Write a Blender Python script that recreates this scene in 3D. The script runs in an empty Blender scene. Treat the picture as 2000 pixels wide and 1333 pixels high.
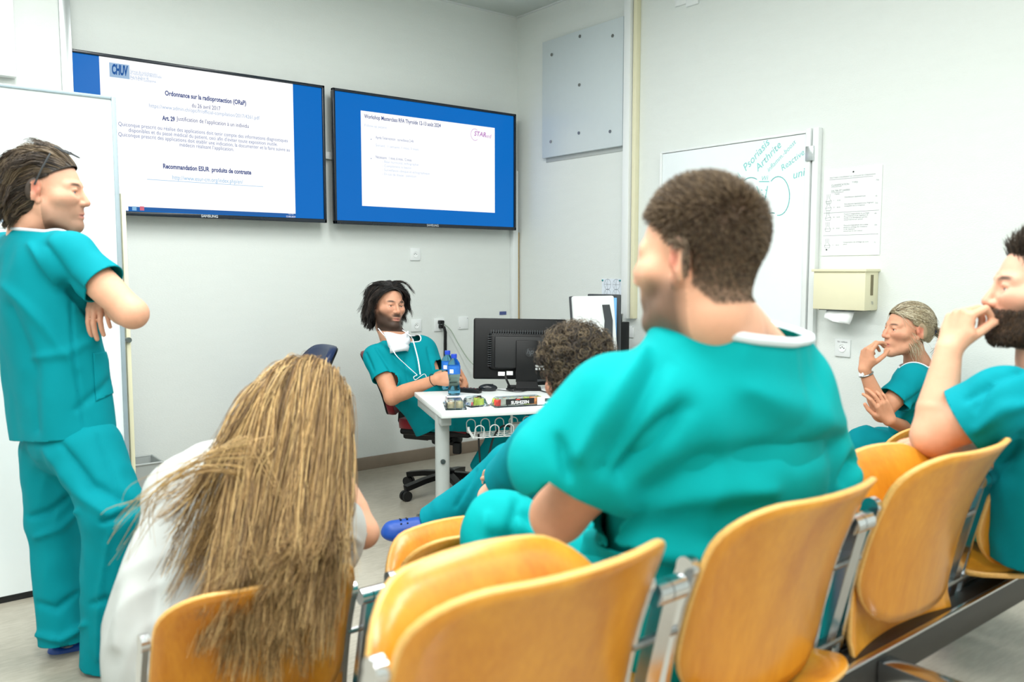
import bpy, bmesh, math, random
import numpy as np
from mathutils import Vector, Matrix, noise
random.seed(7); np.random.seed(7)
R = math.radians
SC = bpy.context.scene
# ------------------------------------------------------------------ camera, world, lights, exposure
F = 1637.0; CX = 1000.0; CY = 666.5
TH = R(51.8); PITCH = math.atan(138.5/F)
CAM = Vector((0, 0, 1.35))
FH = Vector((math.cos(TH), math.sin(TH), 0)); RT = Vector((math.sin(TH), -math.cos(TH), 0)); UZ = Vector((0, 0, 1))
FW = FH*math.cos(PITCH) - UZ*math.sin(PITCH); UP = RT.cross(FW)
cd = bpy.data.cameras.new('camera'); co = bpy.data.objects.new('camera', cd); SC.collection.objects.link(co)
cd.sensor_width = 36; cd.lens = F/2000*36; cd.clip_start = 0.02
co.matrix_world = Matrix.Translation(CAM) @ Matrix((RT, UP, -FW)).transposed().to_4x4()
cd.dof.use_dof = True; cd.dof.focus_distance = 4.7; cd.dof.aperture_fstop = 3.2
SC.camera = co
wd = bpy.data.worlds.new('world'); SC.world = wd; wd.use_nodes = True
wd.node_tree.nodes['Background'].inputs[0].default_value = (.9, .95, 1, 1)
wd.node_tree.nodes['Background'].inputs[1].default_value = 0.3
def area(name, loc, sx, sy, power, col, rot=(0, 0, 0)):
    l = bpy.data.lights.new(name, 'AREA'); l.shape = 'RECTANGLE'; l.size = sx; l.size_y = sy; l.energy = power; l.color = col
    o = bpy.data.objects.new(name, l); o.location = loc; o.rotation_euler = rot; SC.collection.objects.link(o); return o
CEIL = 3.216
LC = (.985, 1.0, .975)
for x_, y_, e_ in ((2.1, 3.1, 27), (0.6, 3.1, 46), (2.0, 1.2, 32), (0.4, 1.2, 46), (1.8, -0.7, 36), (0.2, -0.7, 44), (-1.3, 2.2, 34), (-1.3, 0.2, 34)):
    area('ceiling_lamp', (x_, y_, CEIL-.06), .5, 1.3, e_, LC)
SC.view_settings.view_transform = 'Standard'; SC.view_settings.look = 'None'
SC.view_settings.gamma = 1; SC.view_settings.use_curve_mapping = False
SC.view_settings.exposure = 0.14
# ------------------------------------------------------------------ pixel rays met with real planes
def ray(px, py): return FW + RT*((px-CX)/F) - UP*((py-CY)/F)
def W(px, py, t):
    d = ray(px, py); return CAM + d*(t/d.dot(FH))
def onX(px, py, X): d = ray(px, py); return CAM + d*(X/d.x)
def onY(px, py, Y): d = ray(px, py); return CAM + d*(Y/d.y)
def onZ(px, py, Z): d = ray(px, py); return CAM + d*((Z-CAM.z)/d.z)
def proj(P):
    P = np.asarray(P, float)-np.array(CAM); z = P @ np.array(FW); return CX+F*(P @ np.array(RT))/z, CY-F*(P @ np.array(UP))/z, z
# ------------------------------------------------------------------ materials
def lin(c):
    return tuple(((x/255)/12.92 if x/255 <= .04045 else ((x/255+.055)/1.055)**2.4) for x in c)
MATS = {}
def mat(name, rgb, rough=.5, metal=0, var=.04, vscale=18, bump=0, bscale=120, emit=0, trans=0, spec=.5, sheen=0, coat=0, vcol=False, alpha=1, sss=0, stretch=None, lit=0):
    if name in MATS: return MATS[name]
    m = bpy.data.materials.new(name); m.use_nodes = True; nt = m.node_tree; N = nt.nodes; L = nt.links
    b = N['Principled BSDF']; b.inputs['Roughness'].default_value = rough; b.inputs['Metallic'].default_value = metal
    b.inputs['Specular IOR Level'].default_value = spec
    if trans: b.inputs['Transmission Weight'].default_value = trans
    if sheen: b.inputs['Sheen Weight'].default_value = sheen; b.inputs['Sheen Roughness'].default_value = .4
    if coat: b.inputs['Coat Weight'].default_value = coat; b.inputs['Coat Roughness'].default_value = .12
    if sss: b.inputs['Subsurface Weight'].default_value = sss; b.inputs['Subsurface Radius'].default_value = (.012, .005, .003); b.inputs['Subsurface Scale'].default_value = .6
    if alpha < 1: b.inputs['Alpha'].default_value = alpha
    tc = N.new('ShaderNodeTexCoord'); src = tc.outputs['Object']
    if stretch:
        mp = N.new('ShaderNodeMapping'); mp.inputs['Scale'].default_value = stretch; L.new(src, mp.inputs[0]); src = mp.outputs[0]
    nz = N.new('ShaderNodeTexNoise'); nz.inputs['Scale'].default_value = vscale; nz.inputs['Detail'].default_value = 4; L.new(src, nz.inputs[0])
    mx = N.new('ShaderNodeMix'); mx.data_type = 'RGBA'; L.new(nz.outputs[0], mx.inputs[0])
    c = lin(rgb)
    if vcol:
        at = N.new('ShaderNodeAttribute'); at.attribute_name = 'Col'
        hs = N.new('ShaderNodeHueSaturation'); hs.inputs['Value'].default_value = 1-var*1.5; L.new(at.outputs[0], hs.inputs['Color']); L.new(hs.outputs[0], mx.inputs[6])
        hs2 = N.new('ShaderNodeHueSaturation'); hs2.inputs['Value'].default_value = 1+var*1.5; L.new(at.outputs[0], hs2.inputs['Color']); L.new(hs2.outputs[0], mx.inputs[7])
    else:
        mx.inputs[6].default_value = (*[x*(1-var*2) for x in c], 1); mx.inputs[7].default_value = (*[min(1, x*(1+var*2)) for x in c], 1)
    if lit:                                 # a glowing screen: dark glass, the picture is its own light
        b.inputs['Base Color'].default_value = (.004, .005, .007, 1); b.inputs['Specular IOR Level'].default_value = .12; L.new(mx.outputs[2], b.inputs['Emission Color']); b.inputs['Emission Strength'].default_value = lit
    else: L.new(mx.outputs[2], b.inputs['Base Color'])
    if emit:
        L.new(mx.outputs[2], b.inputs['Emission Color']); b.inputs['Emission Strength'].default_value = emit
    if bump:
        n2 = N.new('ShaderNodeTexNoise'); n2.inputs['Scale'].default_value = bscale; n2.inputs['Detail'].default_value = 3; L.new(src, n2.inputs[0])
        bp = N.new('ShaderNodeBump'); bp.inputs['Strength'].default_value = bump; bp.inputs['Distance'].default_value = .004
        L.new(n2.outputs[0], bp.inputs['Height']); L.new(bp.outputs[0], b.inputs['Normal'])
    m['bsdf'] = 1; MATS[name] = m; return m
def wood_mat(name, c0, c1, rough=.32):
    m = bpy.data.materials.new(name); m.use_nodes = True; nt = m.node_tree; N = nt.nodes; L = nt.links; b = N['Principled BSDF']
    tc = N.new('ShaderNodeTexCoord'); mp = N.new('ShaderNodeMapping'); mp.inputs['Scale'].default_value = (11, 11, .9)
    oi = N.new('ShaderNodeObjectInfo'); vm = N.new('ShaderNodeVectorMath'); vm.operation = 'MULTIPLY_ADD'
    L.new(oi.outputs['Random'], vm.inputs[0]); vm.inputs[1].default_value = (40, 17, 9); L.new(tc.outputs['Object'], vm.inputs[2])
    L.new(vm.outputs[0], mp.inputs[0])
    n1 = N.new('ShaderNodeTexNoise'); n1.inputs['Scale'].default_value = 1.0; n1.inputs['Detail'].default_value = 5; n1.inputs['Distortion'].default_value = .5; L.new(mp.outputs[0], n1.inputs[0])
    mp2 = N.new('ShaderNodeMapping'); mp2.inputs['Scale'].default_value = (120, 120, 4); L.new(vm.outputs[0], mp2.inputs[0])
    n2 = N.new('ShaderNodeTexNoise'); n2.inputs['Scale'].default_value = 1.0; n2.inputs['Detail'].default_value = 3; L.new(mp2.outputs[0], n2.inputs[0])
    ad = N.new('ShaderNodeMath'); ad.operation = 'MULTIPLY_ADD'; L.new(n2.outputs[0], ad.inputs[0]); ad.inputs[1].default_value = .35; L.new(n1.outputs[0], ad.inputs[2])
    rp = N.new('ShaderNodeValToRGB'); rp.color_ramp.elements[0].position = .38; rp.color_ramp.elements[1].position = .95
    rp.color_ramp.elements[0].color = (*lin(c0), 1); rp.color_ramp.elements[1].color = (*lin(c1), 1); L.new(ad.outputs[0], rp.inputs[0]); L.new(rp.outputs[0], b.inputs['Base Color'])
    b.inputs['Roughness'].default_value = rough; b.inputs['Coat Weight'].default_value = .35; b.inputs['Coat Roughness'].default_value = .18
    MATS[name] = m; return m
M_wall = mat('wall_paint', (226, 231, 228), .75, var=.01, bump=.35, bscale=240, stretch=(.35, .35, 1.6))
M_ceil = mat('ceiling_metal', (196, 203, 200), .6, var=.02)
M_white = mat('white_lacquer', (234, 238, 238), .35, var=.01)
M_board = mat('board_enamel', (236, 243, 245), .12, var=.008)
M_panel = mat('panel_white', (206, 216, 220), .3, var=.01)
M_cream = mat('cream_metal', (231, 226, 194), .4, var=.015)
M_base = mat('baseboard_brown', (136, 122, 107), .5, var=.05)
M_boardframe = mat('board_frame_grey', (150, 166, 174), .4)
M_alu = mat('brushed_aluminium', (205, 210, 212), .28, 1, var=.02)
M_chrome = mat('chrome', (215, 218, 222), .2, 1, var=.01)
M_steel = mat('dull_steel', (150, 152, 152), .3, 1, var=.03)
M_black = mat('black_plastic', (9, 10, 12), .42, var=.1, spec=.3)
M_black2 = mat('black_soft', (14, 15, 17), .55, var=.1)
M_dgrey = mat('dark_grey', (62, 66, 70), .45, var=.05)
M_grey = mat('light_grey_metal', (176, 182, 180), .4, var=.03)
M_red = mat('red_fabric', (134, 22, 34), .85, var=.08, bump=.4, bscale=500, sheen=.3)
M_navy = mat('navy_vinyl', (28, 46, 84), .4, var=.06)
M_wood = wood_mat('beech_plywood', (184, 110, 14), (222, 154, 44))
M_edge = mat('plywood_edge', (222, 172, 96), .4, var=.12, vscale=160)
M_blueclog = mat('blue_rubber', (6, 68, 158), .45, var=.04)
M_paper = mat('paper', (238, 241, 241), .8, var=.01)
M_ink = mat('ink_grey', (150, 156, 166), .8, var=.02)
M_inkd = mat('ink_dark', (60, 64, 72), .8, var=.02)
M_marker = mat('green_marker', (120, 206, 204), .7, var=.05)
# ------------------------------------------------------------------ mesh builder
COL = SC.collection
WM = {}
def mesh_from(name, verts, faces, smooth=True):
    me = bpy.data.meshes.new(name); me.from_pydata([tuple(v) for v in verts], [], [tuple(int(i) for i in f) for f in faces]); me.update()
    if smooth: me.shade_smooth()
    return me
def link(name, me, m, parent=None):
    o = bpy.data.objects.new(name, me); COL.objects.link(o)
    if m is not None: me.materials.append(m)
    if parent is not None:
        pw = WM[parent.name]; me.transform(pw.inverted()); o.parent = parent; WM[o.name] = pw.copy()
    else:
        n = len(me.vertices); a = np.empty(n*3); me.vertices.foreach_get('co', a); a = a.reshape(-1, 3)
        c = Vector(((a[:, 0].min()+a[:, 0].max())/2, (a[:, 1].min()+a[:, 1].max())/2, a[:, 2].min()))
        me.transform(Matrix.Translation(-c)); o.location = c; WM[o.name] = Matrix.Translation(c)
    return o
def thing(name, label, cat, loc, rz=0, group=None):
    o = bpy.data.objects.new(name, None); COL.objects.link(o); o.location = loc; o.rotation_euler = (0, 0, rz); o.empty_display_size = .1
    WM[o.name] = Matrix.Translation(loc) @ Matrix.Rotation(rz, 4, 'Z')
    return tag(o, label, cat, group)
def tag(o, label, cat, group=None, kind=None):
    if label: o['label'] = label
    if cat: o['category'] = cat
    if group: o['group'] = group
    if kind: o['kind'] = kind
    return o
def frame(d, up=UZ):
    d = Vector(d).normalized(); u = Vector(up)
    if abs(d.dot(u)) > .98: u = Vector((1, 0, 0))
    x = u.cross(d).normalized(); return x, d.cross(x)
class MB:
    def __init__(s): s.bm = bmesh.new()
    def box(s, c, size, M=None, bev=0, seg=2):
        r = bmesh.ops.create_cube(s.bm, size=1); vs = r['verts']
        T = Matrix.Translation(Vector(c)) @ Matrix.Diagonal((*size, 1))
        if M is not None: T = Matrix.Translation(Vector(c)) @ M.to_4x4() @ Matrix.Diagonal((*size, 1))
        bmesh.ops.transform(s.bm, matrix=T, verts=vs)
        if bev:
            es = list({e for v in vs for e in v.link_edges})
            bmesh.ops.bevel(s.bm, geom=es, offset=bev, segments=seg, profile=.5, affect='EDGES')
        return s
    def tube(s, pts, r, n=10, cap=True, flat=1.0, up=UZ):
        pts = [Vector(p) for p in pts]; k = len(pts); rs = r if hasattr(r, '__len__') else [r]*k
        rings = []; px = None
        for i, p in enumerate(pts):
            d = (pts[min(i+1, k-1)]-pts[max(i-1, 0)])
            x, y = frame(d, up)
            if px is not None and x.dot(px) < 0: x, y = -x, -y
            px = x
            rings.append([s.bm.verts.new(p + (x*math.cos(2*math.pi*j/n) + y*flat*math.sin(2*math.pi*j/n))*rs[i]) for j in range(n)])
        for a, b in zip(rings, rings[1:]):
            for j in range(n): s.bm.faces.new((a[j], a[(j+1) % n], b[(j+1) % n], b[j]))
        if cap:
            s.bm.faces.new(rings[0][::-1]); s.bm.faces.new(rings[-1])
        return s
    def bar(s, pts, w, h, up=UZ):
        pts = [Vector(p) for p in pts]; k = len(pts); rings = []
        for i, p in enumerate(pts):
            x, y = frame(pts[min(i+1, k-1)]-pts[max(i-1, 0)], up)
            rings.append([s.bm.verts.new(p + x*a*w/2 + y*b*h/2) for a, b in ((-1, -1), (1, -1), (1, 1), (-1, 1))])
        for a, b in zip(rings, rings[1:]):
            for j in range(4): s.bm.faces.new((a[j], a[(j+1) % 4], b[(j+1) % 4], b[j]))
        s.bm.faces.new(rings[0][::-1]); s.bm.faces.new(rings[-1]); return s
    def lathe(s, prof, M, n=24):
        rings = []
        for r, z in prof:
            rings.append([s.bm.verts.new(M @ Vector((r*math.cos(2*math.pi*j/n), r*math.sin(2*math.pi*j/n), z))) for j in range(n)])
        for a, b in zip(rings, rings[1:]):
            for j in range(n): s.bm.faces.new((a[j], a[(j+1) % n], b[(j+1) % n], b[j]))
        s.bm.faces.new(rings[0][::-1]); s.bm.faces.new(rings[-1]); return s
    def ball(s, c, r, M=None, u=16, v=10):
        r_ = r if hasattr(r, '__len__') else (r, r, r)
        q = bmesh.ops.create_uvsphere(s.bm, u_segments=u, v_segments=v, radius=1)
        T = Matrix.Translation(Vector(c)) @ (M.to_4x4() if M is not None else Matrix()) @ Matrix.Diagonal((*r_, 1))
        bmesh.ops.transform(s.bm, matrix=T, verts=q['verts']); return s
    def quad(s, a, b, c, d):
        s.bm.faces.new([s.bm.verts.new(Vector(p)) for p in (a, b, c, d)]); return s
    def prism(s, poly, ex):
        a = [s.bm.verts.new(Vector(p)) for p in poly]; b = [s.bm.verts.new(Vector(p)+Vector(ex)) for p in poly]; n = len(a)
        s.bm.faces.new(a[::-1]); s.bm.faces.new(b)
        for j in range(n): s.bm.faces.new((a[j], a[(j+1) % n], b[(j+1) % n], b[j]))
        return s
    def me(s, me, T):
        t = me.copy(); t.transform(T); s.bm.from_mesh(t); bpy.data.meshes.remove(t); return s
    def build(s, name, m, parent=None, smooth=True, ang=40):
        bmesh.ops.recalc_face_normals(s.bm, faces=s.bm.faces)
        me = bpy.data.meshes.new(name); s.bm.to_mesh(me); s.bm.free()
        if smooth:
            me.shade_smooth()
            try: me.set_sharp_from_angle(angle=R(ang))
            except Exception: pass
        return link(name, me, m, parent)
def text_me(body, size, align='LEFT', bold=0, shear=0):
    c = bpy.data.curves.new('t', 'FONT'); c.body = body; c.size = size; c.align_x = align; c.offset = bold; c.shear = shear; c.resolution_u = 3
    o = bpy.data.objects.new('t', c); COL.objects.link(o); dg = bpy.context.evaluated_depsgraph_get()
    me = bpy.data.meshes.new_from_object(o.evaluated_get(dg)); bpy.data.objects.remove(o); bpy.data.curves.remove(c); return me
def plane_M(origin, xd, yd):
    x = Vector(xd).normalized(); y = Vector(yd).normalized(); z = x.cross(y)
    return Matrix.Translation(Vector(origin)) @ Matrix((x, y, z)).transposed().to_4x4()
def struct(o): o['kind'] = 'structure'; return o
def box_obj(name, c, size, m, parent=None, bev=.003, M=None):
    return MB().box(c, size, M, bev).build(name, m, parent)
def ribbon_strokes(mb, strokes, M, w):
    for st in strokes:                      # flat marker strokes lying on a board
        for (x0, y0), (x1, y1) in zip(st, st[1:]):
            d = Vector((x1-x0, y1-y0, 0)); L = d.length
            if L < 1e-6: continue
            d /= L; n = Vector((-d.y, d.x, 0))*w/2; a = Vector((x0, y0, 0))-d*w*.3; b = Vector((x1, y1, 0))+d*w*.3
            mb.quad(M @ (a-n), M @ (b-n), M @ (b+n), M @ (a+n))
# ------------------------------------------------------------------ room shell
YB, XR, XL, YF = 5.02, 4.0, -2.6, -2.4
def floor_mat():
    m = bpy.data.materials.new('linoleum'); m.use_nodes = True; nt = m.node_tree; N = nt.nodes; L = nt.links; b = N['Principled BSDF']
    tc = N.new('ShaderNodeTexCoord'); n1 = N.new('ShaderNodeTexNoise'); n1.inputs['Scale'].default_value = 1.6; n1.inputs['Detail'].default_value = 6; L.new(tc.outputs['Object'], n1.inputs[0])
    mp = N.new('ShaderNodeMapping'); mp.inputs['Scale'].default_value = (1.5, 7, 1); L.new(tc.outputs['Object'], mp.inputs[0])
    n2 = N.new('ShaderNodeTexNoise'); n2.inputs['Scale'].default_value = 14; n2.inputs['Detail'].default_value = 4; L.new(mp.outputs[0], n2.inputs[0])
    ad = N.new('ShaderNodeMath'); ad.operation = 'MULTIPLY_ADD'; L.new(n2.outputs[0], ad.inputs[0]); ad.inputs[1].default_value = .6; L.new(n1.outputs[0], ad.inputs[2])
    rp = N.new('ShaderNodeValToRGB'); rp.color_ramp.elements[0].position = .55; rp.color_ramp.elements[1].position = 1.05
    rp.color_ramp.elements[0].color = (*lin((146, 139, 124)), 1); rp.color_ramp.elements[1].color = (*lin((182, 176, 162)), 1)
    L.new(ad.outputs[0], rp.inputs[0]); L.new(rp.outputs[0], b.inputs['Base Color']); b.inputs['Roughness'].default_value = .3
    return m
M_floor = floor_mat()
def perf_mat():
    m = bpy.data.materials.new('perforated_ceiling_metal'); m.use_nodes = True; nt = m.node_tree; N = nt.nodes; L = nt.links; b = N['Principled BSDF']
    tc = N.new('ShaderNodeTexCoord'); v = N.new('ShaderNodeTexVoronoi'); v.inputs['Scale'].default_value = 70; v.inputs['Randomness'].default_value = 0; L.new(tc.outputs['Object'], v.inputs[0])
    rp = N.new('ShaderNodeValToRGB'); rp.color_ramp.elements[0].position = .22; rp.color_ramp.elements[1].position = .32
    rp.color_ramp.elements[0].color = (*lin((120, 126, 124)), 1); rp.color_ramp.elements[1].color = (*lin((205, 212, 208)), 1)
    L.new(v.outputs['Distance'], rp.inputs[0]); L.new(rp.outputs[0], b.inputs['Base Color']); b.inputs['Roughness'].default_value = .55
    return m
M_perf = perf_mat()
STEP = .26
struct(box_obj('floor', ((XL+XR)/2, (YF+YB)/2, -.05), (XR-XL+.4, YB-YF+.4, .1), M_floor, bev=0))
struct(box_obj('floor_step', (1.55, (YF+1.38)/2, STEP/2), (XR-(-.9), 1.38-YF, STEP), M_floor, bev=.004))
ce = struct(box_obj('ceiling', ((XL+XR)/2, (YF+YB)/2, CEIL+.1), (XR-XL+.4, YB-YF+.4, .1), M_ceil, bev=0))
cy = YB-.03
k = 0
while cy > 2.4:          # perforated metal ceiling tiles over the far part of the room
    cx_ = XR-.03
    while cx_ > 1.0:
        box_obj('ceiling_tile', (cx_-.31, cy-.31, CEIL+.025), (.615, .615, .05), M_perf, ce, bev=.004); cx_ -= .625
    cy -= .625
for nm, c, sz in (('ceiling_trim', (1.0+1.5, YB-.015, CEIL+.012), (3.0, .03, .025)), ('ceiling_trim', (XR-.015, 3.7, CEIL+.012), (.03, 2.6, .025))):
    box_obj(nm, c, sz, M_white, ce, bev=.003)
struct(box_obj('wall_back', ((XL+XR)/2, YB+.05, CEIL/2), (XR-XL+.2, .1, CEIL+.1), M_wall, bev=0))
struct(box_obj('wall_right', (XR+.05, (YF+YB)/2, CEIL/2), (.1, YB-YF+.2, CEIL+.1), M_wall, bev=0))
struct(box_obj('wall_left', (XL-.05, (YF+YB)/2, CEIL/2), (.1, YB-YF+.2, CEIL+.1), M_wall, bev=0))
struct(box_obj('wall_front', ((XL+XR)/2, YF-.05, CEIL/2), (XR-XL+.2, .1, CEIL+.1), M_wall, bev=0))
# nearer partition at the left, closed by an aluminium edge profile
pe = onY(122, 200, YB-.16).x; pe2 = onY(145, 200, YB-.16).x
struct(box_obj('wall_partition', ((XL+pe)/2, YB-.08, CEIL/2), (pe-XL, .16, CEIL), M_wall, bev=.002))
struct(MB().box(((pe+pe2)/2, YB-.085, CEIL/2), (pe2-pe, .17, CEIL-.002), None, .006).build('trim_1', M_alu))
struct(box_obj('baseboard_back', ((pe2+XR)/2, YB-.008, .0425), (XR-pe2, .016, .085), M_base))
struct(box_obj('baseboard_right', (XR-.008, (YF+YB)/2, .0425), (.016, YB-YF-.04, .085), M_base))
# wall duct on the right wall, corner duct, rail between the screens
y0 = onX(1218, 300, XR-.05).y; y1 = onX(1236, 300, XR).y
zb = onX(1215, 622, XR-.05).z
struct(MB().box((XR-.03, (y0+y1)/2-.01, (zb+CEIL)/2), (.06, .055, CEIL-zb), None, .004).build('trim_2', M_white))
struct(MB().box((XR-.02, (y0+y1)/2-.06, (zb+CEIL)/2), (.04, .03, CEIL-zb), None, .004).build('trim_3', M_cream))
zt = onY(1008, 335, YB).z; zl = onY(1008, 640, YB).z
struct(MB().box((XR-.045, YB-.02, (zt+zl)/2), (.05, .04, zt-zl), None, .004).build('trim_4', M_white))
M_cable_b = mat('brown_cable', (176, 152, 104), .6)
tag(MB().tube([(XR-.012, YB-.03, onY(1010, 455, YB).z), (XR-.014, YB-.03, 1.5), (XR-.011, YB-.03, zl+.02)], .008).build('wall_cable', M_cable_b), 'thin brown cable running down the room corner beside the white duct', 'cable')
zr = onY(640, 305, YB).z
struct(MB().box((onY(640, 305, YB).x+.1, YB-.015, zr), (1.1, .03, .045), None, .004).build('trim_5', M_white))
# ------------------------------------------------------------------ two wall screens
TY = YB-.10
a = onY(648, 171, TY); b_ = onY(652, 438, TY); c_ = onY(1006, 224, TY); d_ = onY(1006, 450, TY)
TW = ((c_.x+d_.x)-(a.x+b_.x))/2; TZ1 = (a.z+c_.z)/2; TZ0 = (b_.z+d_.z)/2; THH = TZ1-TZ0
M_bezel = mat('tv_bezel', (20, 30, 42), .25, var=.05)
M_scrblue = mat('screen_blue', (0, 108, 196), .25, lit=.9, var=.02, vscale=2)
M_scrblue.node_tree.nodes['Principled BSDF'].inputs['Base Color'].links and None
M_scrwhite = mat('screen_white', (255, 255, 255), .3, lit=.98, var=0)
M_scrbar = mat('screen_taskbar', (34, 96, 168), .3, lit=.9, var=.02)
M_sblack = mat('screen_text', (58, 76, 136), .5, lit=.9, var=.02)
M_sfaint = mat('screen_text_faint', (158, 182, 214), .5, lit=.9, var=.02)
M_slink = mat('screen_link', (140, 190, 226), .5, lit=.9, var=.02)
M_slogo = mat('screen_logo_blue', (14, 84, 156), .5, lit=.9, var=.02)
M_spink = mat('screen_logo_pink', (190, 130, 196), .5, lit=.9, var=.02)
def TVP(px, py): return onY(px, py, TY-.001)
def tv(x0, z0, label):
    t = thing('wall_screen', label, 'television', (x0+TW/2, TY, z0), 0, 'large wall screens')
    x1, z1 = x0+TW, z0+THH; bw = .017
    MB().box(((x0+x1)/2, TY+.022, (z0+z1)/2), (TW-.02, .04, THH-.02), None, .006).build('housing', M_black, t)
    f = MB()
    for c, s in ((((x0+x1)/2, TY, z1-bw/2), (TW, .03, bw)), (((x0+x1)/2, TY, z0+bw*.7), (TW, .03, bw*1.4)), ((x0+bw/2, TY, (z0+z1)/2), (bw, .03, THH)), ((x1-bw/2, TY, (z0+z1)/2), (bw, .03, THH))):
        f.box(c, s, None, .004)
    f.build('bezel', M_bezel, t)
    MB().box(((x0+x1)/2, TY+.003, (z0+z1)/2), (TW-bw*1.6, .01, THH-bw*2), None, 0).build('screen', M_scrblue, t)
    MB().box(((x0+x1)/2, TY+.07, (z0+z1)/2), (.5, .055, .4), None, .004).build('wall_bracket', M_black2, t)
    mb = MB(); mb.me(text_me('SAMSUNG', .021, 'CENTER', .0006), plane_M(((x0+x1)/2, TY-.0162, z0+.006), (1, 0, 0), UZ)); mb.build('maker_lettering', mat('tv_logo', (190, 195, 200), .5), t, False)
    return t
def txt(lst, px, py, body, s, align='LEFT', bold=0, shear=0, fit=None):
    if fit: px = (fit[0]+fit[1])/2; align = 'LEFT'
    p = TVP(px, py)
    if fit: p.x = TVP(fit[0], py).x
    p.y -= .0045; me = text_me(body, s, align, bold, shear); M = plane_M(p, (1, 0, 0), UZ)
    if fit:
        xs = [v.co.x for v in me.vertices]; M = M @ Matrix.Diagonal(((TVP(fit[1], py).x-p.x)/max(xs), 1, 1, 1))
    lst.me(me, M)
def slide(px0, py0, px1, py1, par, m=None, name='slide', off=.004):
    p, q = TVP(px0, py0), TVP(px1, py1)
    return MB().quad((p.x, TY-off, q.z), (q.x, TY-off, q.z), (q.x, TY-off, p.z), (p.x, TY-off, p.z)).build(name, m or M_scrwhite, par, False)
tv2 = tv((a.x+b_.x)/2, TZ0, 'wall screen by the room corner showing a workshop slide framed in blue')
x1r = (onY(632, 168, TY).x+onY(637, 436, TY).x)/2; z1r = (onY(637, 436, TY).z+onY(632, 168, TY).z)/2-THH/2
tv1 = tv(x1r-TW, z1r, 'wall screen beside the standing man showing a radiation protection slide')
TY_save = TY
# left screen slide
sl = slide(193, 110, 577, 424, tv1)
p = TVP(577, 424)
slide(193, 401, 577, 424.6, tv1, M_scrbar, 'taskbar', .0046)
for i, (px, mm) in enumerate(((246, M_scrwhite), (262, M_slink), (277, mat('app_icon_red', (220, 110, 130), .4, lit=.9)))):
    q = TVP(px, 407.5); MB().box((q.x, TY-.0055, q.z), (.022, .001, .022), None, 0).build('app_icon', mm, tv1)
k = MB(); txt(k, 562, 419, '12:12', .016); txt(k, 558, 424.5, '13.08.2024', .014); k.build('clock_lettering', M_scrwhite, tv1, False)
q = TVP(235, 139); MB().box((q.x-.005, TY-.0046, q.z), (.1, .001, .075), None, 0).build('logo_box', mat('logo_pale', (160, 190, 220), .5, lit=.9), tv1)
k = MB(); txt(k, 218, 146, 'CHUV', .07, bold=.0035, shear=.12, fit=(218, 250)); k.build('logo_lettering', M_slogo, tv1, False)
k = MB()
for i, s in enumerate(('Service de radiodiagnostic', 'et radiologie interventionnelle', 'Rue du Bugnon 46', 'CH-1011 Lausanne')): txt(k, 254, 145+i*4.7, s, .021, fit=(254, (307, 315, 290, 304)[i]))
txt(k, 400, 222, 'https://www.admin.ch/opc/fr/official-compilation/2017/4261.pdf', .030, fit=(291, 506))
k.build('faint_lettering', M_sfaint, tv1, False)
k = MB()
txt(k, 401, 196, 'Ordonnance sur la radioprotection (ORaP)', .036, 'CENTER', .0012, fit=(322, 480))
txt(k, 402, 213, 'du 26 avril 2017', .033, fit=(374, 430))
txt(k, 400, 243, 'Justification de l\u2019application \u00e0 un individu', .033, fit=(345, 485)); txt(k, 317, 236, 'Art. 29', .034, 'LEFT', .0014, fit=(317, 341))
txt(k, 405, 335, 'Recommandation ESUR  produits de contraste', .036, 'CENTER', .0012, fit=(318, 490))
k.build('heading_lettering', M_sblack, tv1, False)
k = MB()
for i, s in enumerate(('Quiconque prescrit ou r\u00e9alise des applications doit tenir compte des informations diagnostiques', 'disponibles et du pass\u00e9 m\u00e9dical du patient, ceci afin d\u2019\u00e9viter toute exposition inutile.', 'Quiconque prescrit des applications doit \u00e9tablir une indication, la documenter et la faire suivre au', 'm\u00e9decin r\u00e9alisant l\u2019application.')):
    txt(k, 397, 262+i*9.6, s, .030, fit=((231, 561), (251, 541), (231, 565), (350, 456))[i])
k.build('body_lettering', mat('screen_text_mid', (104, 124, 172), .5, lit=.9), tv1, False)
k = MB(); txt(k, 405, 355, 'http://www.esur-cm.org/index.php/en/', .034, fit=(336, 474)); q = TVP(405, 355); k.box((q.x, TY-.0046, q.z-.009), (.66, .0006, .0025)); k.build('link_lettering', M_slink, tv1, False)
# right screen slide
slide(704, 216, 966, 416, tv2)
k = MB(); txt(k, 711, 240, 'Workshop Masterclass RFA Thyro\u00efde 12-13 ao\u00fbt 2024', .036, 'LEFT', .0006, fit=(711, 860)); k.build('heading_lettering', M_sblack, tv2, False)
k = MB()
for px, py, s in ((733, 275, 'Apr\u00e8s l\u2019intervention : surveillance 2-4h'), (733, 312.5, 'N\u00e9cessaire : 1 mois, 6 mois, 12 mois')): txt(k, px, py, s, .026, fit=(px, 807 if py < 300 else 803)); txt(k, px-10, py, '\u2022', .026)
k.build('bullet_lettering', mat('screen_text_mid', (104, 124, 172), .5, lit=.9), tv2, False)
k = MB()
for px, py, s in ((711, 247, 'Follow-up patient'), (733, 286, 'Sortant : 1 semaine, 1 mois, 3 mois'), (746, 318, '- Bilan hormonal, \u00e9chographie'), (746, 326, '- Compl\u00e9ment si besoin'), (746, 334, '- Surveillance clinique et \u00e9chographique'), (746, 342, '- En cas de doute : ponction')): txt(k, px, py, s, .023)
k.build('faint_lettering', mat('screen_text_vfaint', (186, 204, 228), .5, lit=.9), tv2, False)
k = MB(); txt(k, 925, 265, 'STAR', .045, 'LEFT', .001, .2); txt(k, 943, 268.5, 'med', .04, 'LEFT', 0, .2)
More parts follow.
